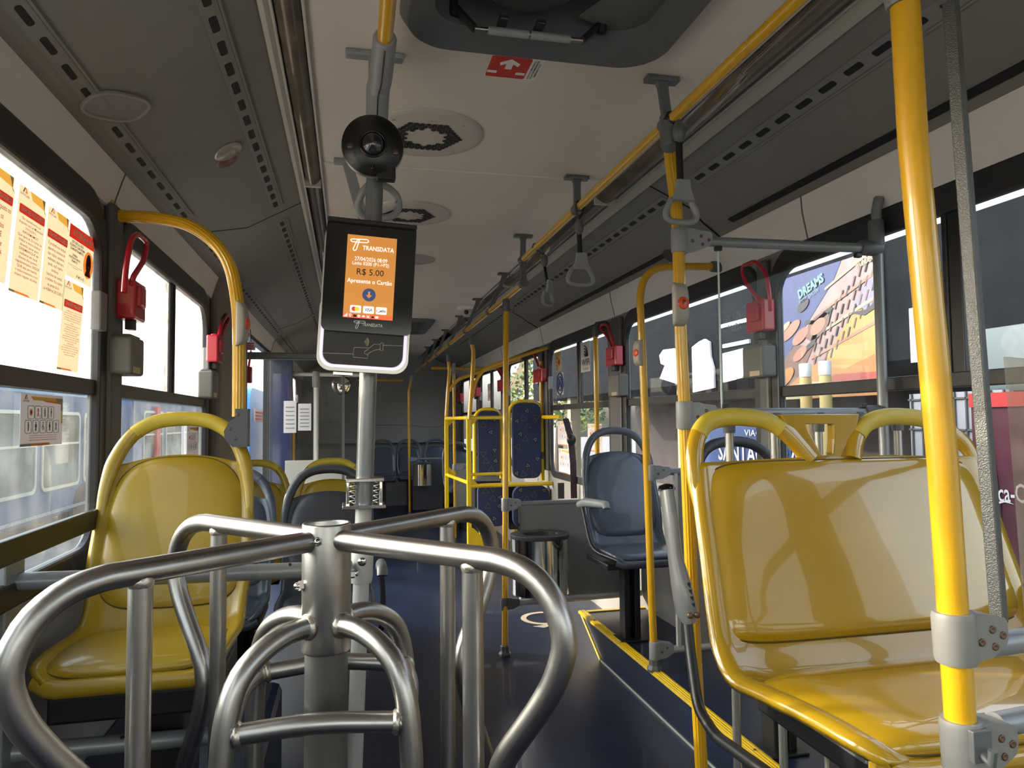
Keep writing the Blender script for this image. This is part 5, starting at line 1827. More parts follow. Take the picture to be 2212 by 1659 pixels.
mb.flat(circ(w * .80, h * .43, w * .072, 20, h * .13), o + X * .0018, Y, ZS, .0002, 3)
mb.box(o + Y * (w * .80) + ZS * (h * .26) + X * .0019, (.0004, w * .06, h * .12), 3)
mb.flat(circ(w * .775, h * .46, w * .008, 8, h * .012), o + X * .0022, Y, ZS, .0002, 1)
mb.flat(circ(w * .825, h * .46, w * .008, 8, h * .012), o + X * .0022, Y, ZS, .0002, 1)
mb.flat([(w * .77, h * .37), (w * .83, h * .37), (w * .80, h * .345)], o + X * .0022, Y, ZS, .0002, 0)
mb.build('printing', [PWHITE, PBLACK, NORANGE, paper('portrait_skin', (.9, .16, .10), .9), NORANGE], p)


# priority seat placards with pictogram boxes
def person_icon(mb, o, ux, uy, s, kind, m):
    o = V(o)
    mb.prism(circ(0, .40 * s, .085 * s, 12), o, ux, uy, .0004, m)
    if kind == 'chair':
        mb.tube([o + ux * (.20 * s * math.cos(rad(a))) + uy * (-.12 * s + .20 * s * math.sin(rad(a))) for a in range(80, 330, 20)], .024 * s, 5, m)
        mb.prism([(-.05 * s, .28 * s), (.05 * s, .28 * s), (.05 * s, .02 * s), (.20 * s, .02 * s), (.28 * s, -.26 * s), (.20 * s, -.28 * s), (.14 * s, -.06 * s), (-.05 * s, -.06 * s)], o, ux, uy, .0004, m)
    elif kind == 'wide':
        mb.prism([(-.10 * s, .30 * s), (.10 * s, .30 * s), (.20 * s, .02 * s), (.10 * s, -.12 * s), (.12 * s, -.4 * s), (-.12 * s, -.4 * s), (-.10 * s, -.12 * s), (-.20 * s, .02 * s)], o, ux, uy, .0004, m)
    elif kind == 'belly':
        mb.prism([(-.07 * s, .30 * s), (.06 * s, .30 * s), (.15 * s, .04 * s), (.06 * s, -.08 * s), (.02 * s, -.42 * s), (-.06 * s, -.42 * s), (-.07 * s, -.08 * s)], o, ux, uy, .0004, m)
    else:
        mb.prism([(-.11 * s, .30 * s), (.11 * s, .30 * s), (.10 * s, -.04 * s), (.05 * s, -.42 * s), (-.06 * s, -.42 * s), (-.09 * s, -.04 * s)], o, ux, uy, .0004, m)
        if kind == 'cane':
            mb.tube([o + ux * (.10 * s) + uy * (.1 * s), o + ux * (.22 * s) - uy * (.40 * s)], .014 * s, 5, m)


def ribbon_icon(mb, o, ux, uy, s, m):
    o = V(o)
    mb.tube([o + ux * (x * s) + uy * (y * s) for x, y in ((-.20, -.38), (.04, .05), (.11, .25), (.06, .38), (-.06, .38), (-.11, .25), (-.04, .05), (.20, -.38))], .035 * s, 5, m, fillet=.05 * s)


def placard(label, tl, w, h, side, full=True, group=None):
    ux, uy = wallframe(side)
    tl = V(tl)
    n = ux.cross(uy)
    t = thing('priority_placard', label, 'placard', tl + ux * (w / 2) - uy * h, group)
    bl = tl - uy * h
    mb = MB().prism([(0, 0), (w, 0), (w, h), (0, h)], bl, ux, uy, .0012, 0)
    mb.prism([(w * .22, h * .95), (w * .80, h * .95), (w * .84, h * .88), (w * .27, h * .88)], bl + n * .001, ux, uy, .0005, 1)
    mb.prism([(w * .80, h * .95), (w, h * .95), (w, h * .70), (w * .96, h * .70), (w * .96, h * .88), (w * .84, h * .88)], bl + n * .001, ux, uy, .0005, 3)
    mb.prism([(w * .5, h * .88), (w * .94, h * .88), (w * .96, h * .83), (w * .55, h * .86)], bl + n * .001, ux, uy, .0005, 2)
    mb.prism([(0, 0), (w * .25, 0), (w * .22, h * .05), (0, h * .05)], bl + n * .001, ux, uy, .0005, 3)
    mb.prism([(w * .25, 0), (w * .7, 0), (w * .66, h * .05), (w * .22, h * .05)], bl + n * .001, ux, uy, .0005, 2)
    mb.prism([(w * .965, h * .42), (w, h * .44), (w, h * .70), (w * .965, h * .70)], bl + n * .001, ux, uy, .0005, 1)
    p = mb.build('board', [PAPERW, PYEL, PORANGE, PGREY], t)
    mb = MB()
    emblem(mb, bl + ux * (w * .11) + uy * (h * .89) + n * .0013, ux, uy, w * .07, 0, 1)
    rows = ((.645, (.225, .385, .545, .70), ('sun', 'ribbon', 'cane', 'belly')), (.37, (.17, .34, .505, .67, .83), ('stand', 'wide', 'chair', 'wide', 'ribbon2')))
    for cy, xs, ks in rows:
        for cx, kd in zip(xs, ks):
            c = bl + ux * (w * cx) + uy * (h * cy) + n * .0013
            bw, bh = w * .072, h * .125
            mb.tube([c + ux * x + uy * y for x, y in rr(-bw, -bh, bw, bh, .006, 3)], .0006, 4, 0, closed=True)
            s = h * .20
            if kd == 'sun':
                mb.prism(circ(0, 0, s * .32, 20), c, ux, uy, .0004, 1)
                mb.prism(circ(0, 0, s * .12, 14), c + n * .0004, ux, uy, .0003, 0)
            elif kd.startswith('ribbon'):
                ribbon_icon(mb, c, ux, uy, s, 3 if kd == 'ribbon' else 4)
            else:
                person_icon(mb, c, ux, uy, s, kd, 0)
    if full:
        for i, s in enumerate(('ASSENTO PREFERENCIAL PARA PESSOAS COM DEFICI\u00caNCIA, AUTISMO,', 'IDOSOS, GESTANTES, LACTANTES, PESSOAS COM CRIAN\u00c7A DE COLO,', 'OBESOS E PESSOAS COM MOBILIDADE REDUZIDA.')):
            text(mb, s, bl + ux * (w * .52) + uy * (h * (.20 - .045 * i)) + n * .0013, ux, uy, w=w * .66, h=h * .022, m=3, bold=.02)
    mb.build('pictograms', [PBLACK, PORANGE, PORANGE, PRED, PBLUE], p)
    return t


placard('white priority seat placard with nine pictograms under the notices', (-.712, 1.779, 1.382), .236, .120, -1)
placard('upper white priority placard seen behind the seat belt', (1.69, 6.239, 0.964) if False else (1.700, 5.72, 1.30), .40, .20, 1, False, 'priority placards by the wheelchair bay')
placard('lower white priority placard seen behind the seat belt', (1.700, 5.70, 1.075), .38, .20, 1, False, 'priority placards by the wheelchair bay')
placard('white priority placard behind the handle of the blue grey single seat', (1.700, 4.95, 1.28), .30, .20, 1, False)
placard('small placard on the second window above the single yellow seat', (xw + .004, 3.42, 1.30), .25, .15, -1, False)

# window stickers on the right
wf = thing('wifi_sticker', 'white WIFI Gratuito sticker with radio waves on the window', 'sticker', (1.71, 5.01, 1.648))
a, b = V((1.715, 5.133, 1.882)), V((1.715, 4.919, 1.673))
ux, uy = -Y, Z
w, h = abs(a.y - b.y), .225
o = V(1.716, max(a.y, b.y), 1.665)
mb = MB().prism([(0, 0), (w, 0), (w, h), (0, h)], o, ux, uy, .0008, 0)
pp_ = mb.build('sticker', [mat('sticker_pale', (.50, .51, .50), .6)], wf)
mb = MB()
text(mb, 'WIFI', o + ux * (w * .52) + uy * (h * .32), ux, uy, w=w * .82, h=h * .22, m=0, bold=.03, lift=.0012)
text(mb, 'Gratuito', o + ux * (w * .52) + uy * (h * .12), ux, uy, w=w * .60, h=h * .10, m=0, lift=.0012)
for r in (.10, .19, .28, .37):
    mb.tube([o + ux * (w * .40 + h * r * math.cos(rad(q_))) + uy * (h * .50 + h * r * math.sin(rad(q_))) + V(-.0015, 0, 0) for q_ in range(0, 91, 15)], h * .022, 5, 0)
mb.build('lettering', [PBLACK], pp_)


def sticker(label, u0, u1, lines, paper, ink, w_=None, name='window_sticker', rnd=False):
    a, b = V(u0), V(u1)
    w, h = abs(a.y - b.y), abs(a.z - b.z)
    o = V(a.x - .003, max(a.y, b.y), min(a.z, b.z))
    t = thing(name, label, 'sticker', o)
    mb = MB().prism(rr(0, 0, w, h, min(w, h) * .06, 3), o, -Y, Z, .0008, 0)
    p = mb.build('sticker', [paper], t)
    mb = MB()
    if rnd:
        mb.prism(circ(w * .70, h * .45, w * .22, 20, h * .22), o + V(-.001, 0, 0), -Y, Z, .0005, 1)
        mb.prism(circ(w * .70, h * .46, w * .12, 14, h * .13), o + V(-.0016, 0, 0), -Y, Z, .0004, 0)
    n = len(lines)
    for i, (s, ww) in enumerate(lines):
        text(mb, s, o + V(0, -w * (.36 if rnd else .5), h * (1 - (i + .6) / (n + .2))), -Y, Z, w=w * ww, h=h / (n + 1.5), m=0, lift=.0012, bold=.01)
    mb.build('printing', [ink, PORANGE], p)
    return t


sticker('yellowish sticker with an orange round portrait left of the WIFI sticker', (1.717, 5.828, 1.881), (1.717, 5.644, 1.721), [('ATEN\u00c7\u00c3O', .6), ('SORRIA', .5), ('VOC\u00ca', .4), ('EST\u00c1', .4), ('SENDO', .4)], mat('sticker_tan', (.45, .36, .20), .6), PBLACK, rnd=True)
st2 = sticker('pale round emblem sticker below the yellowish one', (1.717, 5.766, 1.706), (1.717, 5.588, 1.518), [], mat('sticker_grey', (.42, .42, .40), .6), PBLUE)
o = V((1.716, 5.673, 1.611))
mb = MB()
for r in (.085, .055):
    mb.tube([o + V(-.006, r * math.cos(q_ * .26), r * 1.05 * math.sin(q_ * .26)) for q_ in range(25)], .006, 5, 0)
mb.tube([o + V(-.006, .03, -.03), o + V(-.006, 0, .035), o + V(-.006, -.03, -.03)], .007, 5, 0)
mb.build('emblem', PBLUE, st2)
sticker('white sticker with red marks on the far window left of the slim yellow pole', (1.717, 8.861, 1.772), (1.717, 8.571, 1.557), [('FOZ', .7), ('AD', .6)], PAPERW, PRED)
sticker('grey transparent safety sticker at the top of the window behind the ribbed pole', (1.717, 3.081, 1.81), (1.717, 2.803, 1.693), [('SA\u00cdDA DE EMERG\u00caNCIA', .8), ('<-  SALIDA', .6)], glass('sticker_clear', (.78, .80, .83), dust=.05), mat('sticker_ink', (.34, .36, .40), .6))
sticker('tiny maker marks at the bottom of the window behind the clear sheet', (1.719, 2.916, 1.502), (1.719, 2.819, 1.438), [('blindex', .9), ('Temperado', .9), ('AS2 43R-00', .8)], glass('sticker_clear2', (.85, .87, .88), dust=.02), PBLACK)
# small red and white label over the far end of the duct
lb_ = thing('duct_label', 'small white label with red lines on the dark wall above the door side', 'label', (-0.657, 4.95, 1.811))
q0 = V((-0.764, 4.95, 1.846))
q1 = V((-0.607, 4.95, 1.79))
mb = MB().prism([(0, 0), (q1.x - q0.x, 0), (q1.x - q0.x, q0.z - q1.z), (0, q0.z - q1.z)], (q0.x, 4.95, q1.z), X, Z, .003, 0)
p = mb.build('paper', [PAPERW], lb_)
mb = MB()
for j in range(4):
    for s in (.26, .75):
        mb.box((q0.x + (q1.x - q0.x) * s, 4.946, q1.z + (q0.z - q1.z) * (.2 + .2 * j)), ((q1.x - q0.x) * .38, .001, .006))
mb.build('printing', PRED, p)
# ------------------------------------------------------------------ outside the windows
ASPH = mat('asphalt', (.30, .29, .27), .85, var=.3, vscale=2, bump=.3, bscale=60)
g = MB().box((0, 12, -.45), (90, 110, .1)).build('ground', ASPH)
struct(g)
BUSB = mat('bus_blue', (.018, .095, .22), .3, coat=.4, var=.1, vscale=2)
BUSG = mat('bus_window_dark', (.05, .065, .065), .12, var=.6, vscale=1.6, vcol=(.20, .23, .21))
CREAMF = mat('window_frame_cream', (.62, .58, .46), .4)


def parked_bus(label, x, y0, y1, zb, zw0, zw1, zr, wins, face=1):
    t = thing('parked_bus', label, 'bus', (x - face * 1.1, (y0 + y1) / 2, -.40))
    mb = MB().box((x - face * 1.1, (y0 + y1) / 2, (zb + zr) / 2), (2.2, y1 - y0, zr - zb))
    mb.build('body', BUSB, t, bevel=.08, seg=3)
    n = V(face, 0, 0)
    ux = V(0, face, 0)
    for a, b in wins:
        o = rr(a, zw0, b, zw1, .12, 5)
        i = rr(a + .04, zw0 + .05, b - .04, zw1 - .05, .10, 5)
        if face < 0:
            o, i = [(-p, q) for p, q in o][::-1], [(-p, q) for p, q in i][::-1]
        w = MB().ring(o, i, (x + .002 * face, 0, 0), ux, Z, .02).build('window_frame', CREAMF, t)
        mb = MB().prism(i, (x + .001 * face, 0, 0), ux, Z, .006)
        mb.build('pane', BUSG, w)
        MB().box((x + .014 * face, (a + b) / 2, zw0 + (zw1 - zw0) * .58), (.02, b - a - .1, .035)).build('sash_bar', CREAMF, w)
    for yy in (y0 + 1.2, y1 - 1.6):
        MB().lathe((x + face * .01, yy, zb + .02), (-face, 0, 0), [(.42, 0), (.45, .03), (.45, .22), (0, .22)], 28).build('wheel', RUBBER, t)
    mb = MB()
    mb.box((x + .012 * face, (y0 + y1) / 2, zw0 - .34), (.008, (y1 - y0) * .94, .05))
    mb.build('side_moulding', mat('moulding_%d' % int(abs(x) * 10 + y0), (.40, .42, .42), .6, var=.4, vscale=30), t)
    return t


pb_ = parked_bus('blue parked bus seen low through the window with the notices', -4.5, 4.6, 15.3, -.15, .30, 1.52, 1.86,
                 [(5.1 + 1.72 * i, 6.62 + 1.72 * i) for i in range(6)])
pb2 = parked_bus('second blue parked bus seen through the window behind the single yellow seat', -4.3, 15.9, 27.0, -.15, .35, 1.60, 1.90,
                 [(16.6 + 1.9 * i, 18.2 + 1.9 * i) for i in range(5)])
MB().box((-4.26, 17.6, 1.0), (.06, .30, 1.4)).build('red_stripe', PRED, pb2)
bd = thing('blue_panel', 'blue board with a pale label seen through the open middle door', 'board', (-1.1, 9.4, -.4))
mb = MB().prism(rr(8.5, -.4, 10.6, 1.72, .25, 6), (-1.15, 0, 0), Y, Z, .05)
mb.build('board', mat('board_blue', (.03, .20, .55), .4), bd)
p = MB().prism([(8.8, 1.32), (9.9, 1.32), (9.9, 1.48), (8.8, 1.48)], (-1.098, 0, 0), Y, Z, .004).build('label', PAPERW, bd)
mb = MB()
for j in range(3):
    mb.box((-1.092, 9.35, 1.36 + .04 * j), (.002, .8, .015))
mb.build('printing', PRED, p)

# right side: long dark shed with a food mural, pillars, boards
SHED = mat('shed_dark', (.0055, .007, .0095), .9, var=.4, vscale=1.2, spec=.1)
sh = thing('depot_shed', 'long dark depot shed outside the windows on the side of the double seat', 'building', (7, 9, -.4))
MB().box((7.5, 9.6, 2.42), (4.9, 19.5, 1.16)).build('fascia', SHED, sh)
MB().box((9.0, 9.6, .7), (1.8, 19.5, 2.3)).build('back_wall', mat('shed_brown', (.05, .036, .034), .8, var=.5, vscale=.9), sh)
for i, y in enumerate((2.2, 4.2, 8.0, 10.6, 13.4, 16.6)):
    MB().box((5.35, y, .7), (.25, .25, 2.3)).build('pillar', mat('shed_pillar_%d' % i, (.30, .24, .15), .7), sh)
PANE = mat('pale_pane', (.80, .82, .78), .5)
for (y0, y1, z0, z1) in ((11.15, 10.2, 1.62, 2.36), (10.0, 9.35, 1.55, 2.48), (9.02, 8.2, 1.72, 2.34)):
    pass
shapes = [[(10.90, 1.98), (10.30, 1.86), (9.95, 1.88), (9.95, 2.48), (10.30, 2.42), (10.75, 2.44), (10.9, 2.36), (10.85, 2.22), (10.70, 2.18)],
          [(9.75, 1.70), (9.12, 1.74), (9.12, 2.02), (9.2, 2.18), (9.22, 2.40), (9.36, 2.46), (9.52, 2.44), (9.75, 2.38)],
          [(8.86, 1.80), (8.30, 1.84), (8.34, 2.22), (8.86, 2.20)]]
for s in shapes:
    o = MB().prism([(-a, b) for a, b in s], (5.04, 0, 0), -Y, Z, .03)
    o.build('painted_opening', PANE, sh)  # solid pale panels; their colour stands in for bright sky seen through
for z, y0, y1 in ((2.30, 8.86, 8.2), (2.58, 8.9, 8.2)):
    MB().box((5.03, (y0 + y1) / 2, z), (.03, abs(y1 - y0), .05)).build('light_strip', PANE, sh)
MB().box((5.03, 5.35, 2.05), (.03, .32, .5)).build('painted_opening', mat('grey_pane', (.32, .35, .38), .5), sh)
MB().box((5.02, 3.6, 2.55), (.03, .9, .16)).build('light_strip', mat('beige_sign', (.42, .36, .30), .6), sh)
mb = MB()
for i in range(14):
    mb.box((5.03, 3.0 + .0, 1.9), (.02, .02, .02))
MB().box((5.2, 3.9, 1.75), (.5, 1.6, .5)).build('counter', mat('teal_dark', (.06, .09, .10), .4), sh)

mu = thing('food_mural', 'colourful food mural on the shed with blue corner and pale lettering', 'mural', (4.98, 6.6, 1.6))
# drawn in (a, b): a to the viewer's right (towards -y), b up
A0, B0, AW, BH = 7.62, 1.52, 1.78, 1.42


def shape(mb, pts, m, d):
    mb.prism([(x * AW, y * BH) for x, y in pts], (5.0 - d, A0, B0), -Y, Z, .003, m)


MM = [mat('mural_%s' % n, tuple(q * .42 for q in c), .6, var=.25, vscale=5) for n, c in (('pink', (.50, .33, .33)), ('blue', (.035, .065, .26)), ('teal', (.20, .42, .42)), ('brown', (.22, .10, .075)),
      ('salmon', (.58, .24, .16)), ('orange', (.62, .24, .04)), ('gold', (.66, .40, .09)), ('dark', (.025, .02, .03)), ('red', (.48, .05, .03)), ('cream', (.60, .50, .32)), ('lilac', (.30, .27, .42)))]
mb = MB()
shape(mb, [(0, 0), (1, 0), (1, 1), (0, 1)], 0, .0)
shape(mb, [(0, .30), (.02, .22), (.62, .86), (.70, 1), (0, 1)], 1, .004)
shape(mb, [(0, .0), (0, .24), (.24, .44), (.42, .40), (.30, .2), (.2, 0)], 3, .005)
shape(mb, [(.1, 0), (.14, .10), (.40, .26), (.66, .30), (1, .36), (1, 0)], 5, .006)
shape(mb, [(.50, .26), (.70, .50), (.80, .60), (1, .64), (1, .30), (.7, .2)], 6, .007)
shape(mb, [(.44, .10), (.62, .17), (1, .16), (1, .09), (.6, .05)], 8, .009)
shape(mb, [(.0, .03), (.3, .14), (.52, .12), (.34, .0), (0, .0)], 9, .008)
shape(mb, [(.80, .66), (.92, .82), (1, .86), (1, .62), (.88, .60)], 10, .008)
for (x, y, r, m, k) in ((.20, .56, .10, 4, .4), (.30, .50, .08, 4, .5), (.34, .74, .055, 7, .6), (.47, .55, .11, 3, .6), (.475, .55, .07, 4, .6), (.29, .36, .07, 4, .5), (.12, .18, .10, 5, .5), (.15, .60, .05, 9, .4)):
    pts = []
    for i in range(18):
        a = 2 * PI * i / 18
        u, v = r * math.cos(a) * 1.25, r * math.sin(a) * k * 1.2
        pts.append((x + u * .8 - v * .5, y + u * .55 + v * .8))
    shape(mb, pts, m, .010 + .001 * m)
for i in range(11):
    for j in range(4):
        x, y = .42 + .052 * i, .46 + .045 * i - .10 * j + .012 * ((i * 7 + j * 3) % 3)
        if x < .97 and y > .2:
            shape(mb, [(x, y), (x + .012, y), (x + .035, y + .07), (x + .022, y + .07)], 3 if (i + j) % 3 else 7, .012)
for j in range(4):
    y = .30 + .17 * j
    shape(mb, [(.40 + .05 * j, y), (1, y + .20), (1, y + .225), (.40 + .05 * j, y + .02)], 9 if j % 2 else 4, .011)
shape(mb, [(.36, .62), (.45, .60), (.60, .68), (.62, .66), (.46, .565), (.35, .59)], 7, .013)
shape(mb, [(.24, .30), (.44, .42), (.47, .49), (.43, .50), (.40, .44), (.23, .33)], 7, .013)
shape(mb, [(.76, .60), (.90, .60), (1, .66), (1, .61), (.88, .56)], 7, .014)
pnl = mb.build('panel', MM, mu)
mb = MB()
text(mb, 'DREAMS', V(5.0 - .018, A0 - AW * .42, B0 + BH * .875), (V(0, -1, .28)), V(0, .28, 1), w=.46, h=.11, m=0, bold=.05, lift=.002)
text(mb, 'PARK SHOW', V(5.0 - .018, A0 - AW * .40, B0 + BH * .80), (V(0, -1, .28)), V(0, .28, 1), w=.36, h=.05, m=0, lift=.002)
text(mb, 'WONDERS', V(5.0 - .018, A0 - AW * .90, B0 + BH * .94), (V(0, -1, .16)), V(0, .16, 1), w=.28, h=.07, m=1, bold=.02, lift=.002)
mb.build('lettering', [MM[2], MM[9]], pnl)
for i, (u, lab) in enumerate((((4.3, 6.05), 'yellow bollard outside the window, the nearer of two in front of the mural'), ((4.3, 5.76), 'yellow bollard outside the window, beside its twin in front of the mural'))):
    bo = thing('bollard', lab, 'bollard', (u[0], u[1] , -.4), 'yellow bollards in front of the mural')
    MB().lathe((u[0], u[1], -.4), Z, [(.055, 0), (.055, 2.08), (.05, 2.1)], 16).build('post', mat('bollard_yellow_%d' % i, (.62, .46, .16), .6, var=.2), bo)
    MB().lathe((u[0], u[1], 1.70), Z, [(.057, 0), (.057, .12), (.05, .13)], 16).build('cap', PWHITE, bo)
sb_ = thing('company_board', 'blue board with white lettering seen through the handle of the double seat', 'sign', (5.0, 8.5, .1))
MB().box((5.06, 8.55, .70), (.05, 2.3, 1.35)).build('board', mat('board_blue_deep', (.035, .085, .26), .4, var=.4, vscale=1.5), sb_)
mb = MB()
text(mb, 'SANTACLARA', (5.02, 8.13, .85), -Y, Z, w=1.85, h=.24, m=0, bold=.015)
text(mb, 'VIA\u00c7\u00c3O', (5.02, 8.06, 1.12), -Y, Z, w=.62, h=.12, m=0)
mb.build('lettering', PWHITE, sb_)
gt_ = thing('grid_gate', 'grey gate with a grid of thin bars outside the nearest window', 'gate', (4.6, 4.75, -.4))
MB().box((4.72, 4.72, .55), (.04, .95, 1.9)).build('sheet', mat('gate_grey', (.33, .34, .36), .7), gt_)
mb = MB()
for i in range(9):
    mb.box((4.69, 4.28 + .11 * i, .55), (.015, .012, 1.9))
for j in range(8):
    mb.box((4.69, 4.72, -.3 + .25 * j), (.015, .95, .014))
mb.build('bars', PILLAR, gt_)
ck = thing('drink_poster', 'dark red soft drink poster with a bottle outside the nearest window', 'poster', (4.4, 4.0, .2))
MB().box((4.43, 4.02, .80), (.03, .56, 1.15)).build('board', mat('poster_wine', (.12, .015, .035), .5, var=.4, vscale=4), ck)
MB().box((4.41, 4.02, 1.42), (.03, .56, .10)).build('top_strip', PRED, ck)
MB().box((4.46, 4.02, -.09), (.04, .06, .64)).build('stand', PILLAR, ck)
mb = MB().prism([(-.07, -.5), (.07, -.5), (.075, -.1), (.05, .1), (.03, .25), (.03, .4), (-.03, .4), (-.03, .25), (-.05, .1), (-.075, -.1)], (4.41, 4.16, .82), -Y, Z, .004)
mb.build('bottle_print', mat('bottle_print', (.045, .02, .04), .3), ck)
mb = MB()
text(mb, 'Coca-Cola', (4.405, 4.00, .78), V(0, -1, .06), V(0, .06, 1), w=.48, h=.13, m=0, bold=.01)
mb.prism([(-.05, -.10), (.06, -.075), (.12, -.095), (.05, -.088), (-.02, -.112)], (4.405, 4.10, .80), -Y, Z, .001)
mb.build('lettering', PWHITE, ck)
# gabled pale house and a tree beyond the shed
hs_ = thing('gable_house', 'pale house with a sunlit sloping gable beyond the far side windows', 'building', (11, 28, -.4))
MB().prism([(-4, -.4), (3, -.4), (3, 2.2), (1.5, 4.6), (-4, 2.0)], (7.6, 27, 0), -Y, Z, .3).build('gable', mat('house_cream', (.62, .50, .34), .7), hs_)
MB().prism([(-4.2, 2.0), (1.6, 4.75), (1.5, 4.95), (-4.3, 2.2)], (7.2, 27, 0), -Y, Z, .5).build('roof_edge', mat('house_roof', (.50, .44, .38), .7), hs_)
random.seed(5)
tre = thing('leafy_tree', 'green leafy tree beyond the shed, seen through the windows behind the folding seats', 'tree', (6.4, 21.5, -.4))
MB().tube([(6.4, 21.5, -.4), (6.45, 21.5, 1.2), (6.3, 21.6, 2.2)], [.16, .12, .07], 10).build('trunk', mat('bark', (.10, .075, .055), .9, bump=.6, bscale=30), tre)
mb = MB()
for i in range(1500):
    a, b, r = random.uniform(0, 2 * PI), random.uniform(-.9, 1), random.uniform(.5, 1) ** .6
    p = V(6.4 + 1.7 * r * math.cos(a) * math.sqrt(1 - b * b * .8), 21.5 + 1.9 * r * math.sin(a) * math.sqrt(1 - b * b * .8), 2.1 + 1.35 * r * b)
    u = V(random.uniform(-1, 1), random.uniform(-1, 1), random.uniform(-1, 1)).normalized()
    v = u.cross(V(random.uniform(-1, 1), random.uniform(-1, 1), random.uniform(-1, 1))).normalized()
    s = random.uniform(.06, .13)
    mb.add([p - u * s, p + v * s * .5, p + u * s, p - v * s * .5], [(0, 1, 2, 3)], random.choice((0, 0, 1)))
mb.build('foliage', [mat('leaf_green', (.07, .13, .03), .6), mat('leaf_yellow', (.28, .32, .05), .6)], tre)

# ------------------------------------------------------------------ middle door side, towards the back
dr_ = struct(MB().box((XL - .02, 4.97, 1.0), (.05, .05, 1.98)).box((XL - .02, 6.73, 1.0), (.05, .05, 1.98)).box((XL - .02, 5.85, 1.955), (.05, 1.8, .05)).build('door_1', BLACK))
# folded leaf standing inward at the far jamb
lf = MB().box((-.60, 6.70, .98), (.20, .03, 1.90))
lf2 = lf.build('door_leaf', mat('leaf_navy', (.008, .014, .045), .3, coat=.2), dr_, bevel=.006)
MB().box((-.60, 6.682, 1.25), (.14, .004, 1.0)).build('leaf_glass', mat('leaf_glass_dark', (.02, .03, .09), .08, coat=.6), lf2)
hdr = thing('door_header', 'dark grey crosswise bar under the ceiling before the middle door', 'bar', (-.45, 4.95, 2.0))
e = V((-0.183, 4.95, 1.754))
MB().box(((-.70 + e.x) / 2, 4.95, e.z), (e.x + .70, .05, .048)).build('bar', GREYT, hdr, bevel=.01)
ds_ = thing('door_screen', 'grey posts and clear sheet screening the middle door from the seats', 'partition', (-.3, 6.8, 0))
pt = V((-0.3, 6.8, 1.756))
MB().tube([(pt.x, 6.8, 0), (pt.x, 6.8, pt.z)], .024, 14).build('post', GREYL, ds_)
MB().tube([(-.70, 6.8, pt.z), (V((0.149, 6.8, 1.741)).x, 6.8, pt.z - .01)], .018, 12).build('top_bar', GREYL, ds_)
joint(ds_, (pt.x, 6.8, pt.z - .05), Z, .15, .034, CLAMPL)
dk = V((-0.05, 6.2, 1.75))
MB().box((dk.x, 6.2, (dk.z + .75) / 2), (.022, .02, dk.z - .75)).build('dark_post', PILLAR, ds_)
MB().box(((dk.x - .68) / 2, 6.24, 1.33), (dk.x + .66, .005, 1.0)).build('clear_sheet', ACRYL, ds_)
MB().box(((dk.x + pt.x - .2) / 2, 6.25, .56), (dk.x - pt.x + .25, .02, .86)).build('low_panel', mat('low_panel_cream', (.45, .43, .38), .5), ds_)
for lab, u0, u1 in (('creased white paper taped behind the clear sheet by the middle door', (-0.539, 6.26, 1.493), (-0.437, 6.26, 1.223)), ('white paper with grey lines behind the post by the middle door', (-0.423, 6.26, 1.469), (-0.316, 6.26, 1.241))):
    a, b = V(u0), V(u1)
    t = thing('paper_notice', lab, 'notice', (a + b) / 2)
    MB().box((a + b) / 2, (b.x - a.x, .003, a.z - b.z)).build('paper', PAPERW, t)
    mb = MB()
    for j in range(6):
        mb.box(V((a.x + b.x) / 2, 6.257, b.z + (a.z - b.z) * (.15 + .13 * j)), ((b.x - a.x) * .7, .001, .008))
    mb.build('printing', PGREY, t)
mi = thing('convex_mirror', 'round convex mirror near the ceiling beside the fare machine post', 'mirror', (-0.077, 7.4, 1.684))
c = V((-0.077, 7.4, 1.684))
MB().lathe(c, -Y, [(.095, -.01), (.098, .0), (.09, .012)], 24).build('rim', BLACK, mi)
MB().lathe(c + V(0, .0, 0), -Y, [(.09, .010), (.075, .022), (.05, .032), (.02, .038), (0, .039)], 24).build('mirror', mat('mirror_glass', (.8, .8, .8), .02, 1.0), mi)
MB().tube([c + V(0, .03, 0), c + V(.0, .05, .3), c + V(0, .05, .5)], .008, 8).build('arm', BLACK, mi)
yp_ = thing('grab_pole', 'short bright yellow pole behind the clear sheet by the middle door', 'pole', (-0.537, 7.2, 1.21))
MB().tube([(-0.561, 7.2, 1.75), (-0.551, 7.2, 1.547), (-0.533, 7.2, 1.345), (V((-0.533, 7.2, 1.345)).x, 7.2, .0)], .020, 12).build('pole', YP, yp_)
hm = V((-0.653, 5, 1.63))
t = thing('window_hammer', 'bright red emergency hammer hanging right of the ribbed arch, at the door header', 'emergency hammer', hm, 'red emergency window hammers')
MB().box(hm, (.04, .03, .11)).build('hammer_body', REDP, t, bevel=.008)
MB().tube([hm + V(-.005, 0, .05), hm + V(.01, 0, .16)], .009, 8).build('hammer_handle', REDP, t)
MB().tube([hm + V(.01, 0, .16), (hm.x + .01, 4.96, 1.93)], .004, 6).build('strap', BLACK, t)
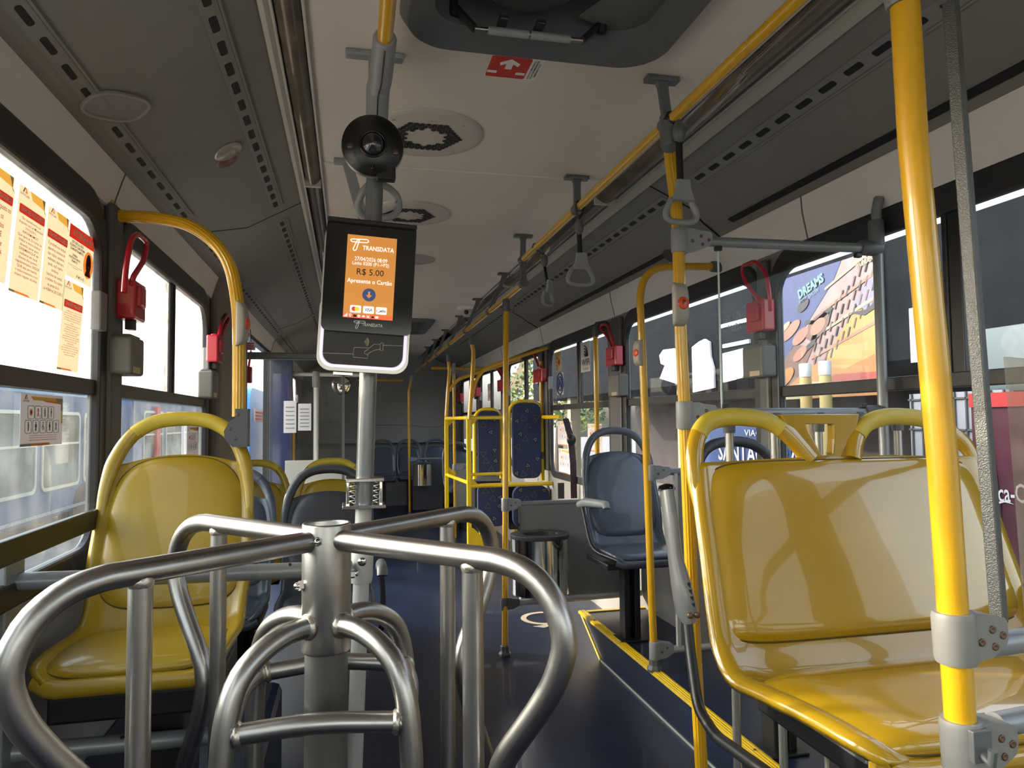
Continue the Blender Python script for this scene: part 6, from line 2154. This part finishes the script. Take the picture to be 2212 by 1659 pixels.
# ------------------------------------------------------------------ camera, sky, sun
cam_d = bpy.data.cameras.new('camera')
cam = bpy.data.objects.new('camera', cam_d)
COL.objects.link(cam)
cam_d.sensor_fit = 'HORIZONTAL'
cam_d.sensor_width = 36.0
cam_d.lens = 36.0 * 1534.0 / 2212.0
cam_d.clip_start = .02
cam_d.clip_end = 300
ya, pi_, ro = rad(12.91), rad(2.93), .01
F = V(math.sin(ya) * math.cos(pi_), math.cos(ya) * math.cos(pi_), math.sin(pi_))
Rr = V(math.cos(ya), -math.sin(ya), 0)
Uu = Rr.cross(F)
R2 = Rr * math.cos(ro) - Uu * math.sin(ro)
U2 = Uu * math.cos(ro) + Rr * math.sin(ro)
m = Matrix(((R2.x, U2.x, -F.x), (R2.y, U2.y, -F.y), (R2.z, U2.z, -F.z)))
cam.matrix_world = Matrix.Translation((0, 0, 1.31)) @ m.to_4x4()
SC.camera = cam

w = bpy.data.worlds.new('sky')
SC.world = w
w.use_nodes = True
nt = w.node_tree
bg = nt.nodes['Background']
sky = nt.nodes.new('ShaderNodeTexSky')
sky.sky_type = 'NISHITA'
sky.sun_disc = False
sky.sun_elevation = rad(24)
sky.sun_rotation = rad(-75)
sky.air_density = 1.6
sky.dust_density = 4.0
hsv = nt.nodes.new('ShaderNodeHueSaturation')
hsv.inputs['Saturation'].default_value = .45
nt.links.new(sky.outputs['Color'], hsv.inputs['Color'])
nt.links.new(hsv.outputs['Color'], bg.inputs['Color'])
bg.inputs['Strength'].default_value = SKY_STRENGTH
sd = bpy.data.lights.new('sun', 'SUN')
sd.energy = SUN_ENERGY
sd.angle = rad(.6)
sd.color = (1.0, .86, .66)
so = bpy.data.objects.new('sun', sd)
COL.objects.link(so)
so.rotation_euler = V(SUN_DIR).to_track_quat('-Z', 'Y').to_euler()
SC.view_settings.view_transform = 'Standard'
SC.view_settings.look = 'None'
SC.view_settings.gamma = 1
SC.view_settings.exposure = EXPOSURE
SC.cycles.max_bounces = 10
SC.cycles.diffuse_bounces = 5
SC.cycles.glossy_bounces = 5
SC.cycles.transparent_max_bounces = 24
SC.cycles.sample_clamp_indirect = 8
SC.cycles.use_denoising = True
